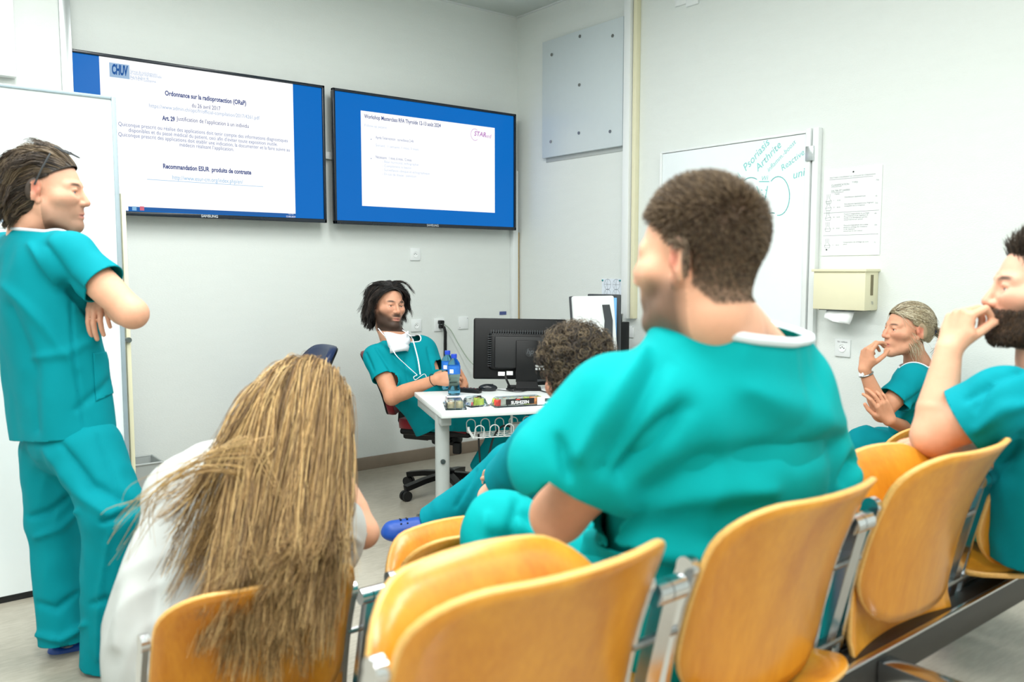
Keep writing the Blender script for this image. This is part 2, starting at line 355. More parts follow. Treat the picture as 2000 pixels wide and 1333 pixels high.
q = TVP(927, 262); pts = [(q.x+.035*math.cos(a_), q.z-.005+.04*math.sin(a_)) for a_ in np.linspace(.9, 5.4, 24)]
ribbon_strokes(k, [pts], plane_M((0, TY-.0046, 0), (1, 0, 0), UZ), .003); k.build('logo_lettering', M_spink, tv2, False)
# ------------------------------------------------------------------ right wall fittings
PX = XR-.03
def RWP(px, py, off=.03): return onX(px, py, XR-off)
a = RWP(1060, 82); b_ = RWP(1060, 308); c_ = RWP(1219, 33); d_ = RWP(1216, 286)
yl, yr = (a.y+b_.y)/2, (c_.y+d_.y)/2; zt, zb2 = (a.z+c_.z)/2, (b_.z+d_.z)/2
t = thing('wall_panel', 'pale grey metal sheet screwed high on the right wall near the corner', 'panel', (PX, (yl+yr)/2, zb2))
MB().box((XR-.02, (yl+yr)/2, (zt+zb2)/2), (.03, yl-yr, zt-zb2), None, .002).build('sheet', M_panel, t)
MB().box((XR-.0025, (yl+yr)/2, zb2+.02), (.005, yl-yr-.02, .1), None, .001).build('wall_batten', M_grey, t)
for px, py in ((1078, 107), (1133, 71), (1197, 70), (1132, 166), (1131, 260), (1192, 257), (1076, 277)):
    q = RWP(px, py, .035); MB().tube([(XR-.036, q.y, q.z), (XR-.04, q.y, q.z)], .011, 12).build('screw', M_steel, t)
for px, lab in ((1330, 'small white plate high on the right wall, left of its twin'), (1352, 'small white plate high on the right wall, right of its twin')):
    q = RWP(px, 0, .01); box_obj('wall_plate', (XR-.008, q.y, q.z+.012), (.016, .09, .085), M_white); tag(bpy.context.scene.objects[-1] if False else COL.objects[-1], lab, 'wall plate', 'plates high on the right wall')
# whiteboard on the right wall
a = RWP(1292, 298); c_ = RWP(1585, 257); yl, yr, zt, zb2 = a.y, c_.y, (a.z+c_.z)/2, .92
t = thing('whiteboard', 'large whiteboard on the right wall with faint green marker notes', 'whiteboard', (PX, (yl+yr)/2, zb2))
MB().box((XR-.018, (yl+yr)/2, (zt+zb2)/2), (.024, yl-yr-.02, zt-zb2-.02), None, 0).build('writing_surface', M_board, t)
f = MB()
for c, s in (((XR-.02, yl, (zt+zb2)/2), (.034, .016, zt-zb2)), ((XR-.02, (yl+yr)/2, zt), (.034, yl-yr, .014)), ((XR-.02, (yl+yr)/2, zb2), (.034, yl-yr, .014))): f.box(c, s, None, .003)
f.build('frame', M_white, t)
f = MB(); f.box((XR-.022, yr+.012, (zt+zb2)/2), (.04, .03, zt-zb2+.03), None, .004); f.box((XR-.02, yr-.03, (zt+zb2)/2), (.04, .035, zt-zb2+.03), None, .006); f.build('side_rail', M_white, t)
q = RWP(1582, 300, .045); MB().box((XR-.046, q.y, q.z), (.014, .045, .075), None, .002).build('clip', M_alu, t)
# marker notes: flat strokes on the board
BM = plane_M((XR-.0315, 0, 0), (0, -1, 0), UZ)
def bp(px, py): q = RWP(px, py, .0315); return (-q.y, q.z)
k = MB()
def hand(px, py, s, size, rot):
    p = bp(px, py); T = BM @ Matrix.Translation((p[0], p[1], 0)) @ Matrix.Rotation(R(rot), 4, 'Z'); k.me(text_me(s, size, 'LEFT', -.0004, .25), T)
hand(1456, 336, 'Psoriasis', .060, 42); hand(1480, 336, 'Arthrite', .058, 40); hand(1501, 337, 'inflamm.-boost', .036, 40); hand(1527, 335, 'Reactive', .046, 30); hand(1548, 350, 'uni', .06, 10); hand(1436, 362, 'uni', .05, 50)
strk = []
def arc(cx, cy, rx, ry, a0, a1, n=18): strk.append([bp(cx+rx*math.cos(R(a0+(a1-a0)*i/n)), cy+ry*math.sin(R(a0+(a1-a0)*i/n))) for i in range(n+1)])
arc(1467, 374, 22, 27, -60, -200); arc(1466, 378, 22, 24, 140, 60); arc(1520, 383, 22, 38, -130, 95); arc(1508, 428, 14, 12, 200, 290)
strk += [[bp(1483, 355), bp(1502, 355)], [bp(1478, 364), bp(1491, 402)], [bp(1499, 364), bp(1492, 402)]]
for px, py in ((1487, 371), (1495, 371), (1489, 380), (1492, 391), (1495, 384)): strk.append([bp(px, py), bp(px+1.5, py+1)])
ribbon_strokes(k, strk, BM, .0045)
hand(1486, 353, 'Wi', .035, 0)
k.build('marker_notes', M_marker, t, False)
# poster
a = RWP(1610, 333, .003); c_ = RWP(1724, 323, .003); b_ = RWP(1605, 499, .003); d_ = RWP(1718, 499, .003)
yl, yr, zt, zb2 = (a.y+b_.y)/2, (c_.y+d_.y)/2, (a.z+c_.z)/2, (b_.z+d_.z)/2
t = thing('wall_poster', 'white printed fracture classification chart above the paper towel dispenser', 'poster', (XR, (yl+yr)/2, zb2))
MB().box((XR-.003, (yl+yr)/2, (zt+zb2)/2), (.004, yl-yr, zt-zb2), None, 0).build('sheet', M_paper, t)
PMx = plane_M((XR-.0056, yl, zb2), (0, -1, 0), UZ); pw, ph = yl-yr, zt-zb2
k = MB()
def pt(u, v, s, size, al='LEFT'): k.me(text_me(s, size, al), PMx @ Matrix.Translation((u*pw, v*ph, 0)))
pt(.5, .90, 'FRACTURES CONCERNANT LE CARTILAGE DE CONJUGAISON', .0088, 'CENTER'); pt(.14, .81, 'CLASSIFICATION', .013); pt(.5, .825, 'TYPES', .012); pt(.9, .83, '75%', .01)
pt(.14, .745, 'SALTER ET HARRIS', .0125); pt(.2, .71, '(Ogden)', .009)
for v, n_, ls, pc in ((.655, 'I', ('D\u00e9collement \u00e9piphysaire pur',), '6%'), (.575, 'II', ('D\u00e9collement \u00e9piphysaire avec fragment', 'triangulaire de la m\u00e9taphyse'), '75%'), (.46, 'III', ('Fracture longitudinale du cartilage', 'de croissance et de l\u2019\u00e9piphyse as-', 'soci\u00e9e \u00e0 un d\u00e9collement partiel,', 'concernant la surf. articul.'), '8%'), (.33, 'IV', ('Fracture longitudinale de la m\u00e9ta-', 'physe du cartilage de croissance', 'et de l\u2019\u00e9piphyse', 'concernant la surf. articul.'), '10%'), (.135, 'V', ('Compression du cartilage de crois-', 'sance',), '1%')):
    pt(.19, v-.02, n_, .01); pt(.25, v-.02, '40-50', .008)
    for i, s in enumerate(ls): pt(.38, v-.022*i+.01, s, .0098)
    pt(.9, v, pc, .009)
    u0, v0 = .1*pw, v*ph
    st = [[(u0-.011, v0+.028), (u0-.008, v0+.004), (u0-.016, v0-.008), (u0-.012, v0-.02), (u0+.012, v0-.02), (u0+.016, v0-.008), (u0+.006, v0+.004), (u0+.007, v0+.028)], [(u0-.016, v0-.008), (u0+.016, v0-.006)], [(u0-.002, v0+.028), (u0-.001, v0+.006)]]
    ribbon_strokes(k, st, PMx, .0014)
ribbon_strokes(k, [[(.1*pw, .885*ph), (.85*pw, .885*ph)], [(.02*pw, .5*ph), (.97*pw, .5*ph)], [(.02*pw, .235*ph), (.97*pw, .235*ph)], [(.14*pw, .8*ph), (.32*pw, .8*ph)], [(.14*pw, .735*ph), (.36*pw, .735*ph)]], PMx, .0016)
k.build('chart_lettering', mat('poster_ink', (112, 120, 126), .8), t, False)
for u, v in ((.52, .955), (.09, .07)): MB().ball(PMx @ Vector((u*pw, v*ph, .001)), .004).build('pin', M_dgrey, t)
# paper towel dispenser
a = RWP(1588, 530, .0); D = .125
yl = onX(1588, 560, XR-D).y; yr = onX(1690, 560, XR-D).y; zt = onX(1640, 530, XR-D).z; zb2 = onX(1690, 608, XR-D).z
t = thing('paper_towel_dispenser', 'cream metal paper towel dispenser on the right wall below the chart', 'dispenser', (XR-D/2, (yl+yr)/2, zb2))
MB().box((XR-D/2, (yl+yr)/2, (zt+zb2)/2), (D, yl-yr, zt-zb2), None, .006).build('case', M_cream, t)
MB().box((XR-D/2-.004, (yl+yr)/2, zt+.004), (D+.012, yl-yr+.014, .014), None, .003).build('lid', M_cream, t)
MB().box((XR-D*.52, yr-.0005, zt-.068), (.022, .004, .1), None, 0).build('level_slot', mat('slot_brown', (120, 112, 84), .6), t)
k = MB(); k.me(text_me('70', .022), plane_M((XR-D*.55, yr-.0015, zb2+.03), (1, 0, 0), UZ)); k.build('mark', M_ink, t, False)
MB().box((XR-D/2, (yl+yr)/2, zb2-.001), (D*.7, yl-yr-.05, .006), None, 0).build('outlet', M_dgrey, t)
k = MB(); g = []
for i in range(7):
    v = i/6; row = []
    for j in range(7):
        u = j/6
        row.append(k.bm.verts.new((XR-D/2-.02-.05*v*math.sin(u*2+.6)-.012*math.sin(u*9+v*3)*v, yl-.06-(yl-yr-.13)*u*(1-.12*v), zb2+.004-(.075-.025*(1-u))*v)))
    g.append(row)
for r0, r1 in zip(g, g[1:]):
    for j in range(6): k.bm.faces.new((r0[j], r0[j+1], r1[j+1], r1[j]))
tw = tag(k.build('paper_towel', M_paper), 'white paper towel hanging out under the cream dispenser', 'paper towel')
sm = tw.modifiers.new('thick', 'SOLIDIFY'); sm.thickness = .0015
# wall sockets
def socket(p, nrm, label, w=.082, kind='round', text=None):
    nrm = Vector(nrm); xd = UZ.cross(nrm)*1; Mx = plane_M(p, xd, UZ)
    t = thing('wall_socket', label, 'socket', p, 0, 'wall outlets')
    b = bmesh.ops
    k = MB(); k.box(Mx @ Vector((0, 0, .005)), (w, w*1.06, .01), Mx.to_3x3(), .003); k.build('plate', M_white, t)
    if kind == 'round':
        k = MB(); k.lathe([(.021, .009), (.021, .0135), (.018, .0135), (.017, .0105), (.0, .0105)], Mx, 24); k.build('socket_face', M_paper, t)
        k = MB()
        for x, y in ((-.0095, 0), (.0095, 0), (0, .005)): k.tube([Mx @ Vector((x, y, .0104)), Mx @ Vector((x, y, .0118))], .0026, 8)
        k.build('pin_hole', M_black, t)
    if kind == 'plain':
        k = MB()
        for x, y in ((-.033, -.033), (.033, .033)): k.tube([Mx @ Vector((x, y, .009)), Mx @ Vector((x, y, .0108))], .003, 8)
        k.build('screw', M_steel, t)
    if text: k = MB(); k.me(text_me(text, .012, 'CENTER'), Mx @ Matrix.Translation((0, .028, .0103))); k.build('lettering', M_inkd, t, False)
    return t
nb = (0, -1, 0); nr = (-1, 0, 0)
socket(onY(810, 497, YB), nb, 'white wall socket directly below the right wall screen')
socket(onY(812, 636, YB), nb, 'white wall socket just right of the seated speaker')
socket(onY(857, 635, YB), nb, 'white wall socket with black plugs left of the black monitor', .085, 'none')
socket(onY(904, 631, YB), nb, 'blank white cover plate on the back wall beside the black monitor', .085, 'plain')
socket(onX(1647, 680, XR), nr, 'white wall socket with a caption under the paper towel dispenser', .085, 'round', 'Ecl. tableau')
socket(onX(1231, 648, XR), nr, 'small white wall plate beside the foot of the white wall duct', .07, 'plain')
p = onY(982, 612, YB); t = box_obj('wall_label', (p.x, YB-.002, p.z), (.062, .004, .025), mat('label_blue', (70, 84, 140), .5), bev=0); tag(t, 'small blue label on the back wall above the black monitor', 'label')
# plugs and cables from the middle socket
p = onY(857, 632, YB)
k = MB(); k.box((p.x, YB-.03, p.z+.01), (.032, .045, .026), None, .006); k.box((p.x+.004, YB-.028, p.z-.022), (.03, .04, .024), None, .006)
t = thing('power_cable', 'pair of black power leads plugged in left of the black monitor', 'cable', (p.x, YB-.03, .3))
k.build('plug', M_black, t)
k = MB()
for dx in (0, .014): k.tube([(p.x+dx, YB-.05, p.z-.0+(-.02 if dx else .01)), (p.x+.012+dx, YB-.055, p.z-.06), (p.x+.012+dx, YB-.05, p.z-.3), (p.x+.008+dx, YB-.05, .55), (p.x+.03+dx, YB-.1, .3)], .0062, 8)
k.build('lead', M_black2, t)
def bez(pts, n=8):
    out = []; P = [Vector(pts[0])]+[Vector(q) for q in pts]+[Vector(pts[-1])]
    for i in range(1, len(P)-2):
        for j in range(n):
            s = j/n; a, b, c, d = P[i-1], P[i], P[i+1], P[i+2]
            out.append(.5*((2*b)+(c-a)*s+(2*a-5*b+4*c-d)*s*s+(3*b-a-3*c+d)*s**3))
    out.append(P[-1]); return out
tag(MB().tube(bez([onY(866, 633, YB-.04), onY(880, 645, YB-.05), onY(897, 675, YB-.06), onY(920, 708, YB-.1), onY(960, 740, YB-.2)]), .004, 8).build('network_cable', mat('grey_green_cable', (170, 184, 170), .5)), 'thin grey cable hanging from the wall socket to behind the monitor', 'cable')
# sheet with slice drawings pinned near the duct
a = RWP(1176, 545, .003); b_ = RWP(1213, 618, .003)
t = thing('drawing_sheet', 'white sheet of round brain slice drawings pinned beside the wall duct', 'paper', (XR, (a.y+b_.y)/2, b_.z))
MB().box((XR-.003, (a.y+b_.y)/2, (a.z+b_.z)/2), (.003, a.y-b_.y, a.z-b_.z), None, 0).build('sheet', mat('paper_blue', (226, 234, 244), .8), t)
k = MB(); DMx = plane_M((XR-.0052, a.y, b_.z), (0, -1, 0), UZ); dw, dh = a.y-b_.y, a.z-b_.z
for iy in range(3):
    for ix in range(2):
        cx_, cy_ = dw*(.3+.45*ix), dh*(.85-.27*iy); rr = .032
        ribbon_strokes(k, [[(cx_+rr*math.cos(q), cy_+rr*1.1*math.sin(q)) for q in np.linspace(0, 6.283, 20)], [(cx_-rr, cy_), (cx_+rr, cy_)], [(cx_, cy_-rr), (cx_, cy_+rr)], [(cx_-.6*rr, cy_-.7*rr), (cx_-.2*rr, cy_), (cx_-.6*rr, cy_+.7*rr)]], DMx, .0022)
k.build('drawing', M_ink, t, False)
for u in (.05, .95): MB().ball(DMx @ Vector((dw*u, dh*.96, .003)), .006).build('pin', mat('teal_pin', (0, 140, 140), .4), t)
# ------------------------------------------------------------------ left: mobile partition whiteboard, cabinet above, waste bin
WY = 3.87
a = onY(0, 165, WY); xr = onY(238, 500, WY).x; zt = (a.z+onY(228, 187, WY).z)/2; zb2 = .018
xl = xr-1.5
t = thing('mobile_whiteboard', 'tall white partition board standing on the floor behind the standing man', 'whiteboard', ((xl+xr)/2, WY, 0))
MB().box(((xl+xr)/2, WY+.02, (zt+zb2)/2), (xr-xl-.02, .03, zt-zb2-.02), None, 0).build('writing_surface', M_board, t)
f = MB()
f.box((xr-.009, WY+.018, (zt+zb2)/2), (.018, .042, zt-zb2), None, .004); f.box((xl+.009, WY+.018, (zt+zb2)/2), (.018, .042, zt-zb2), None, .004)
f.box(((xl+xr)/2, WY+.018, zt-.007), (xr-xl-.036, .042, .014), None, .004)
f.build('frame', M_boardframe, t)
MB().box((xr+.018, WY+.03, (zt+zb2)/2-.2), (.018, .03, zt-zb2-.4), None, .003).build('hinge_strip', M_cream, t)
MB().box(((xl+xr)/2, WY+.022, .009), (xr-xl-.03, .03, .018), None, 0).build('gap_shade', M_black2, t)  # black strip fills the gap at the floor, standing in for its shadow
q = onY(247, 665, WY); MB().tube([(xr+.016, WY, q.z), (xr+.016, WY+.03, q.z)], .012, 10).build('hinge_pin', M_steel, t)
q0 = onY(-30, 338, WY); q1 = onY(157, 449, WY); t = thing('pinned_sheet', 'white sheet on the partition board behind the standing man\'s head', 'paper', ((q0.x+q1.x)/2, WY, q1.z))
MB().box(((q0.x+q1.x)/2, WY+.003, (q0.z+q1.z)/2), (q1.x-q0.x, .004, q0.z-q1.z), None, 0).build('sheet', M_paper, t)
k = MB(); k.me(text_me('On', .03), plane_M((onY(-1, 347, WY).x, WY+.0006, onY(0, 349, WY).z), (1, 0, 0), UZ)); k.build('lettering', M_inkd, t, False)
k = MB(); k.box((onY(0, 395, WY).x, WY+.0006, onY(0, 395, WY).z), (.02, .0006, .16)); k.build('printed_band', mat('print_blue', (190, 215, 235), .8), t, False)
p = onY(32, 152, YB-.2); c = MB(); c.box((p.x-.35, YB-.19, p.z+.45), (.7, .06, .9), None, .004)
tag(c.build('wall_board', M_white), 'white board mounted high on the partition in the far left corner', 'board')
p = W(271, 960, 4.55)
t = thing('waste_bin', 'grey square waste bin on the floor behind the partition board', 'bin', (p.x, p.y, 0))
k = MB(); k.prism([(p.x-.10, p.y-.09, 0), (p.x+.085, p.y-.09, 0), (p.x+.085, p.y+.09, 0), (p.x-.10, p.y+.09, 0)], (0, 0, .3))
for v in k.bm.verts:
    if v.co.z > .2: v.co.x = p.x+(v.co.x-p.x)*1.2; v.co.y = p.y+(v.co.y-p.y)*1.2
for f in list(k.bm.faces):
    if all(v.co.z > .29 for v in f.verts): k.bm.faces.remove(f)
o = k.build('bucket', M_grey, t, False); s_ = o.modifiers.new('thick', 'SOLIDIFY'); s_.thickness = .006
k = MB()
for (x0, y0), (x1, y1) in (((-.122, -.108), (.104, -.108)), ((.104, -.108), (.104, .108)), ((.104, .108), (-.122, .108)), ((-.122, .108), (-.122, -.108))): k.tube([(p.x+x0, p.y+y0, .3), (p.x+x1, p.y+y1, .3)], .006, 8)
k.build('rim', M_grey, t)
# ------------------------------------------------------------------ auditorium chairs (bent plywood on steel uprights)
def rrect(w, h, rt, rb, crown=0, n=8):
    pts = []
    for cx_, cy_, r, a0 in ((w/2-rt, h-rt, rt, 0), (-w/2+rt, h-rt, rt, 90), (-w/2+rb, rb, rb, 180), (w/2-rb, rb, rb, 270)):
        for i in range(n+1): a = R(a0+90*i/n); pts.append((cx_+r*math.cos(a), cy_+r*math.sin(a)))
    out = []
    for i in range(len(pts)):
        p, q = pts[i], pts[(i+1) % len(pts)]; L = math.hypot(q[0]-p[0], q[1]-p[1]); m = max(1, int(L/.03))
        for j in range(m): out.append((p[0]+(q[0]-p[0])*j/m, p[1]+(q[1]-p[1])*j/m))
    return [(x, y+crown*(1-(2*x/w)**2)*(y/h)) for x, y in out]
def shell(outline, h, bend, th, rings=9):
    V = []; Fc = []; n = len(outline)
    for side in (0, 1):
        base = len(V); V.append(bend(0, h/2, (th if side else 0)))
        for k in range(1, rings+1):
            s = k/rings
            inset = 1-(.006 if k == rings else 0)
            for x, y in outline: V.append(bend(x*s*inset, h/2+(y-h/2)*s*inset, (th if side else 0)))
        for j in range(n):
            f = (base, base+1+j, base+1+(j+1) % n); Fc.append(f if side else f[::-1])
        for k in range(rings-1):
            for j in range(n):
                a = base+1+k*n; f = (a+j, a+n+j, a+n+(j+1) % n, a+(j+1) % n); Fc.append(f if side else f[::-1])
    o0 = 1+(rings-1)*n; o1 = len(V)//2+o0; mid = len(V)
    for x, y in outline: V.append(bend(x*1.004, h/2+(y-h/2)*1.004, th*.5))
    ne = len(Fc)
    for j in range(n):
        j2 = (j+1) % n; Fc.append((o0+j, o0+j2, mid+j2, mid+j)); Fc.append((mid+j, mid+j2, o1+j2, o1+j))
    return V, Fc, ne
BH, BWD = .385, .425
def back_bend(x, y, o):                       # y runs up the reclined back, o is the thickness towards the sitter
    v = y/BH; th = R(17); fy = .045*(abs(x)/.21)**2.2 + .018*math.sin(v*math.pi) - .02*max(0, v-.8)**2*8
    yy = fy+o; return (x, .105-y*math.sin(th)+yy*math.cos(th), .42+y*math.cos(th)+yy*math.sin(th))
SL, SW = .43, .42
def seat_flat(x, y, o):                       # y = 0 rear edge .. SL front lip
    v = y/SL; dz = -.03*(1-(abs(x)/.21)**2)*(1-v*.6) - .055*max(0, (v-.72)/.28)**2 + .03*max(0, .2-v)/.2
    return x, y, dz+o
def seat_bend(tip):
    ang = R(90 if tip else 5); piv = (0, .16, .40)
    def f(x, y, o):
        x, y, z = seat_flat(x, y, o); y -= .10
        return (x, piv[1]+y*math.cos(ang)-z*math.sin(ang), piv[2]+y*math.sin(ang)+z*math.cos(ang)+.01)
    return f
def set_edge(me, ne):
    me.materials.append(M_edge)
    mi = np.zeros(len(me.polygons), dtype=np.int32); mi[ne:] = 1; me.polygons.foreach_set('material_index', mi)
def chair_parts():
    P = {}
    ol = rrect(BWD, BH, .095, .11, .012); V, Fc, ne = shell(ol, BH, back_bend, .012); me = mesh_from('backrest', V, Fc); me.materials.append(M_wood); set_edge(me, ne); P['backrest'] = me
    for tip in (0, 1):
        ol = rrect(SW, SL, .10, .06, .02); V, Fc, ne = shell(ol, SL, seat_bend(tip), .013); me = mesh_from('seat', V, Fc); me.materials.append(M_wood); set_edge(me, ne); P['seat%d' % tip] = me
    return P
CP = chair_parts()
def rail_mesh(x):
    k = MB(); pts = []
    for i in range(7): q = back_bend(x, BH*(-.3+1.0*i/6), -.016); pts.append((x, q[1]+.035, q[2]))
    k.bar(pts, .012, .034, (0, 1, 0)); q = pts[-1]; k.tube([(q[0]-.008, q[1], q[2]), (q[0]+.008, q[1], q[2])], .018, 12); return k
def aud_chair(x, y, z, tip, label, post=True, group='wooden auditorium seats'):
    t = thing('auditorium_chair', label, 'chair', (x, y, z+CZ), 0, group); T = WM[t.name]
    def put(name, me):
        o = bpy.data.objects.new(name, me); COL.objects.link(o); o.parent = t; WM[o.name] = T; return o
    put('backrest', CP['backrest']); put('seat', CP['seat%d' % tip])
    def bld(k, name, m):
        k.bm.transform(T); return k.build(name, m, t)
    for s in (-1, 1): bld(rail_mesh(s*.222), 'side_rail', M_chrome)
    k = MB(); k.box((0, .20, .385), (.46, .04, .03), None, .006); bld(k, 'seat_pivot', M_steel)
    k = MB(); k.box((0, .205, .352), (.36, .03, .018), None, .003); bld(k, 'cross_bar', M_steel)
    if post:
        px = .27
        top = Vector((px, .105, .665)); bot = Vector((px, .195, .30)); k = MB(); k.bar([bot, top], .034, .022, (0, 1, 0)); bld(k, 'armrest_post', M_chrome)
        k = MB(); k.tube([top+Vector((-.03, 0, .005)), top+Vector((-.004, 0, .005))], .019, 14); k.tube([top+Vector((-.002, 0, .005)), top+Vector((.03, 0, .005))], .019, 14); bld(k, 'post_cap', M_chrome)
        k = MB()
        k.tube([(px-.05, .13, .585), (px+.05, .13, .585)], .007, 8); bld(k, 'link_bar', M_steel)
        for y_, z_ in ((.17, .41), (.19, .34)): k = MB(); k.box((px, y_, z_), (.1, .03, .012), None, .002); bld(k, 'link_bar', M_steel)
    return t
PIT = .545; XA = [.672+PIT*i for i in range(5)]; YA = .715; YBR = 1.56; CZ = -.06
aud_chair(XA[0], YA, STEP, 1, 'empty wooden seat in the foreground, tipped up, nearest to the camera')
aud_chair(XA[1], YA, STEP, 0, 'wooden seat under the broad man with his back to the camera')
aud_chair(XA[2], YA, STEP, 1, 'empty wooden seat, tipped up, between the broad man and the bearded man at right')
aud_chair(XA[3], YA, STEP, 0, 'wooden seat under the bearded man at the right edge', post=False)
aud_chair(.63, YBR, 0, 0, 'wooden seat under the long-haired woman in white')
aud_chair(.63+PIT, YBR, 0, 1, 'empty wooden seat, tipped up, between the long-haired woman and the broad man\'s knee')
aud_chair(.63+2*PIT, YBR, 0, 0, 'wooden seat under the curly-haired man, mostly hidden by the broad man')
aud_chair(.63+5*PIT, YBR, 0, 0, 'wooden seat under the blonde woman, hidden behind the row in front', post=False)
def beam(x0, x1, y, z, zf, xs, label):
    t = thing('seat_beam', label, 'beam', ((x0+x1)/2, y, zf), 0, 'steel beams under the seat rows')
    MB().box(((x0+x1)/2, y, z), (x1-x0, .06, .07), None, .006).build('tube', M_dbeam, t)
    MB().box(((x0+x1)/2, y-.026, z+.0375), (x1-x0, .014, .006), None, .002).build('top_strip', M_chrome, t)
    for x in xs:
        MB().box((x, y-.03, (z+zf)/2-.02), (.05, .05, z-zf-.04), None, .006).build('leg', M_chrome, t)
        MB().box((x, y-.05, zf+.015), (.06, .42, .03), None, .008).build('foot', M_black, t)
        MB().box((x, y-.13, z+.0), (.05, .20, .05), None, .005).build('arm', M_chrome, t)
M_dbeam = mat('dark_steel', (24, 22, 20), .4, 0, var=.05)
beam(.35, 2.75, YA+.145, STEP+.275, STEP, (1.62, .5), 'dark steel beam with a bright strip under the near row of seats')
beam(.35, 3.65, YBR+.215, .305, 0, (1.2, 2.8), 'steel beam under the row of seats in front')
# ------------------------------------------------------------------ desk
DA = RT*.957+FH*.287; DD = -RT*.287+FH*.957
DZ = .70
D0 = onZ(862, 808, DZ); D0.z = 0
def dk(a, d, z): return D0 + DA*a + DD*d + UZ*z
DM = Matrix((DA, DD, UZ)).transposed()
DL, DDp = 1.2, .70
t = thing('desk', 'white desk with round grey legs beside the seated speaker', 'desk', dk(DL/2, DDp/2, 0), math.atan2(DA.y, DA.x))
MB().box(dk(DL/2, DDp/2, DZ-.0125), (DL, DDp, .025), DM, .003).build('desktop', M_white, t)
for a in (.035, DL-.06):
    k = MB(); T = plane_M(dk(a, .15, 0), DA, DD)
    k.lathe([(.030, .03), (.030, .2), (.0305, .202), (.034, .204), (.034, DZ-.025)], T, 28); k.build('leg', M_grey, t)
    k = MB(); k.box(dk(a, .36, .02), (.07, .66, .035), DM, .008); k.build('foot', M_alu, t)
    k = MB(); k.box(dk(a, .36, DZ-.05), (.05, .6, .04), DM, .004); k.build('side_rail', M_grey, t)
    k = MB(); k.tube([dk(a-.005, .118, .45), dk(a-.005, .108, .45)], .012, 14); k.tube([dk(a-.005, .109, .45), dk(a-.005, .105, .45)], .006, 10); k.build('clamp_screw', M_steel, t)
MB().box(dk(DL/2, .62, DZ-.05), (DL-.2, .03, .04), DM, .003).build('cross_rail', M_grey, t)
# wire cable tray
tr = thing('cable_tray', 'white wire cable basket hung under the front of the desk', 'cable tray', dk(.5, .12, DZ-.13))
k = MB(); x0, x1 = .17, .95; zt, zb2 = DZ-.075, DZ-.135
for d in (.06, .105, .15, .19): k.tube([dk(x0, d, zb2), dk(x1, d, zb2)], .0028, 6)
k.build('floor_wire', M_white, tr)
nloop = 11
for i in range(nloop):
    a0 = x0+.02+(x1-x0-.06)*i/(nloop-1)
    for d, sg in ((.055, -1), (.195, 1)):
        pts = [dk(a0-.022, d-.1*0, zb2), dk(a0-.022, d+sg*.012, zb2+.03)]+[dk(a0+.022*math.sin(q), d+sg*.016, zb2+.042+.02*math.cos(q)) for q in np.linspace(-1.4, 1.4, 7)]+[dk(a0+.022, d+sg*.012, zb2+.03), dk(a0+.022, d, zb2)]
        MB().tube(pts, .0026, 6).build('wire_loop', M_white, tr)
for i in range(nloop*2):
    a0 = x0+.01+(x1-x0-.02)*i/(nloop*2-1); MB().tube([dk(a0, .055, zb2), dk(a0, .195, zb2)], .002, 5).build('cross_wire', M_white, tr)
k = MB(); k.tube([dk(x0-.005, .055, zb2), dk(x0-.03, .05, zb2+.04), dk(x0-.032, .05, zb2+.055)], .006, 6); k.tube([dk(x0+.2, .12, zb2), dk(x0+.2, .12, DZ-.025)], .006, 8); k.tube([dk(x1-.1, .12, zb2), dk(x1-.1, .12, DZ-.025)], .006, 8); k.build('hanger', M_white, tr)
ps = thing('power_strip', 'grey power strip with black plugs lying in the wire basket', 'power strip', dk(.6, .13, zb2+.004))
k = MB(); k.box(dk(.60, .13, zb2+.026), (.46, .05, .044), DM, .006); k.build('body', M_grey, ps)
for i in range(6): k = MB(); k.box(dk(.60+.046*i-.03, .13, zb2+.055), (.036, .05, .03), DM, .006); k.build('plug', M_black, ps)
k = MB(); k.tube(bez([dk(.37, .13, zb2+.03), dk(.32, .12, zb2+.035), dk(.27, .1, zb2-.02), dk(.235, .09, zb2-.15), dk(.22, .1, zb2-.22), dk(.205, .1, zb2-.1), dk(.20, .1, zb2+.01)]), .005, 7)
k.tube(bez([dk(.27, .1, zb2-.02), dk(.245, .1, zb2-.15), dk(.25, .11, zb2-.3), dk(.26, .12, .02)]), .004, 7); k.build('lead', M_black2, ps)
# ------------------------------------------------------------------ black monitor seen from behind
mw, mh = .515, .335
mb0 = onZ(1030, 764, DZ); MONx = (RT*.975+FH*.10).normalized(); MONy = UZ.cross(MONx)   # MONy points away from the camera
pc = W(1016, 682, mb0.dot(FH)+.12)
tilt = Matrix.Rotation(R(-7), 3, MONx)
MX, MYv, MZ = MONx, tilt @ MONy, tilt @ UZ
rollm = Matrix.Rotation(R(1.2), 3, MYv); MX = rollm @ MX; MZ = rollm @ MZ
MMr = Matrix((MX, MYv, MZ)).transposed()
def mo(x, y, z): return pc + MX*x + MYv*y + MZ*z
t = thing('monitor', 'black computer monitor seen from behind on the white desk', 'monitor', (mb0.x, mb0.y, DZ))
MB().box(mo(0, .012, 0), (mw, .03, mh), MMr, .010, 3).build('housing', M_black, t)
MB().box(mo(0, .0285, .005), (mw-.03, .004, mh-.04), MMr, 0).build('screen', mat('lcd_dark', (30, 40, 60), .2, emit=.3), t)
k = MB()
k.box(mo(.01, -.02, -.012), (mw*.72, .04, mh*.62), MMr, .022, 3); k.build('back_cover', M_black, t)
k = MB(); k.box(mo(.015, -.035, -.02), (mw*.62, .03, mh*.52), MMr, .008); k.build('electronics_box', M_black2, t)
for i in range(26):
    k = MB(); k.box(mo(-mw*.32+i*mw*.026, -.034, mh*.272), (.003, .018, .022), MMr, 0); k.build('vent_slot', M_dgrey, t)
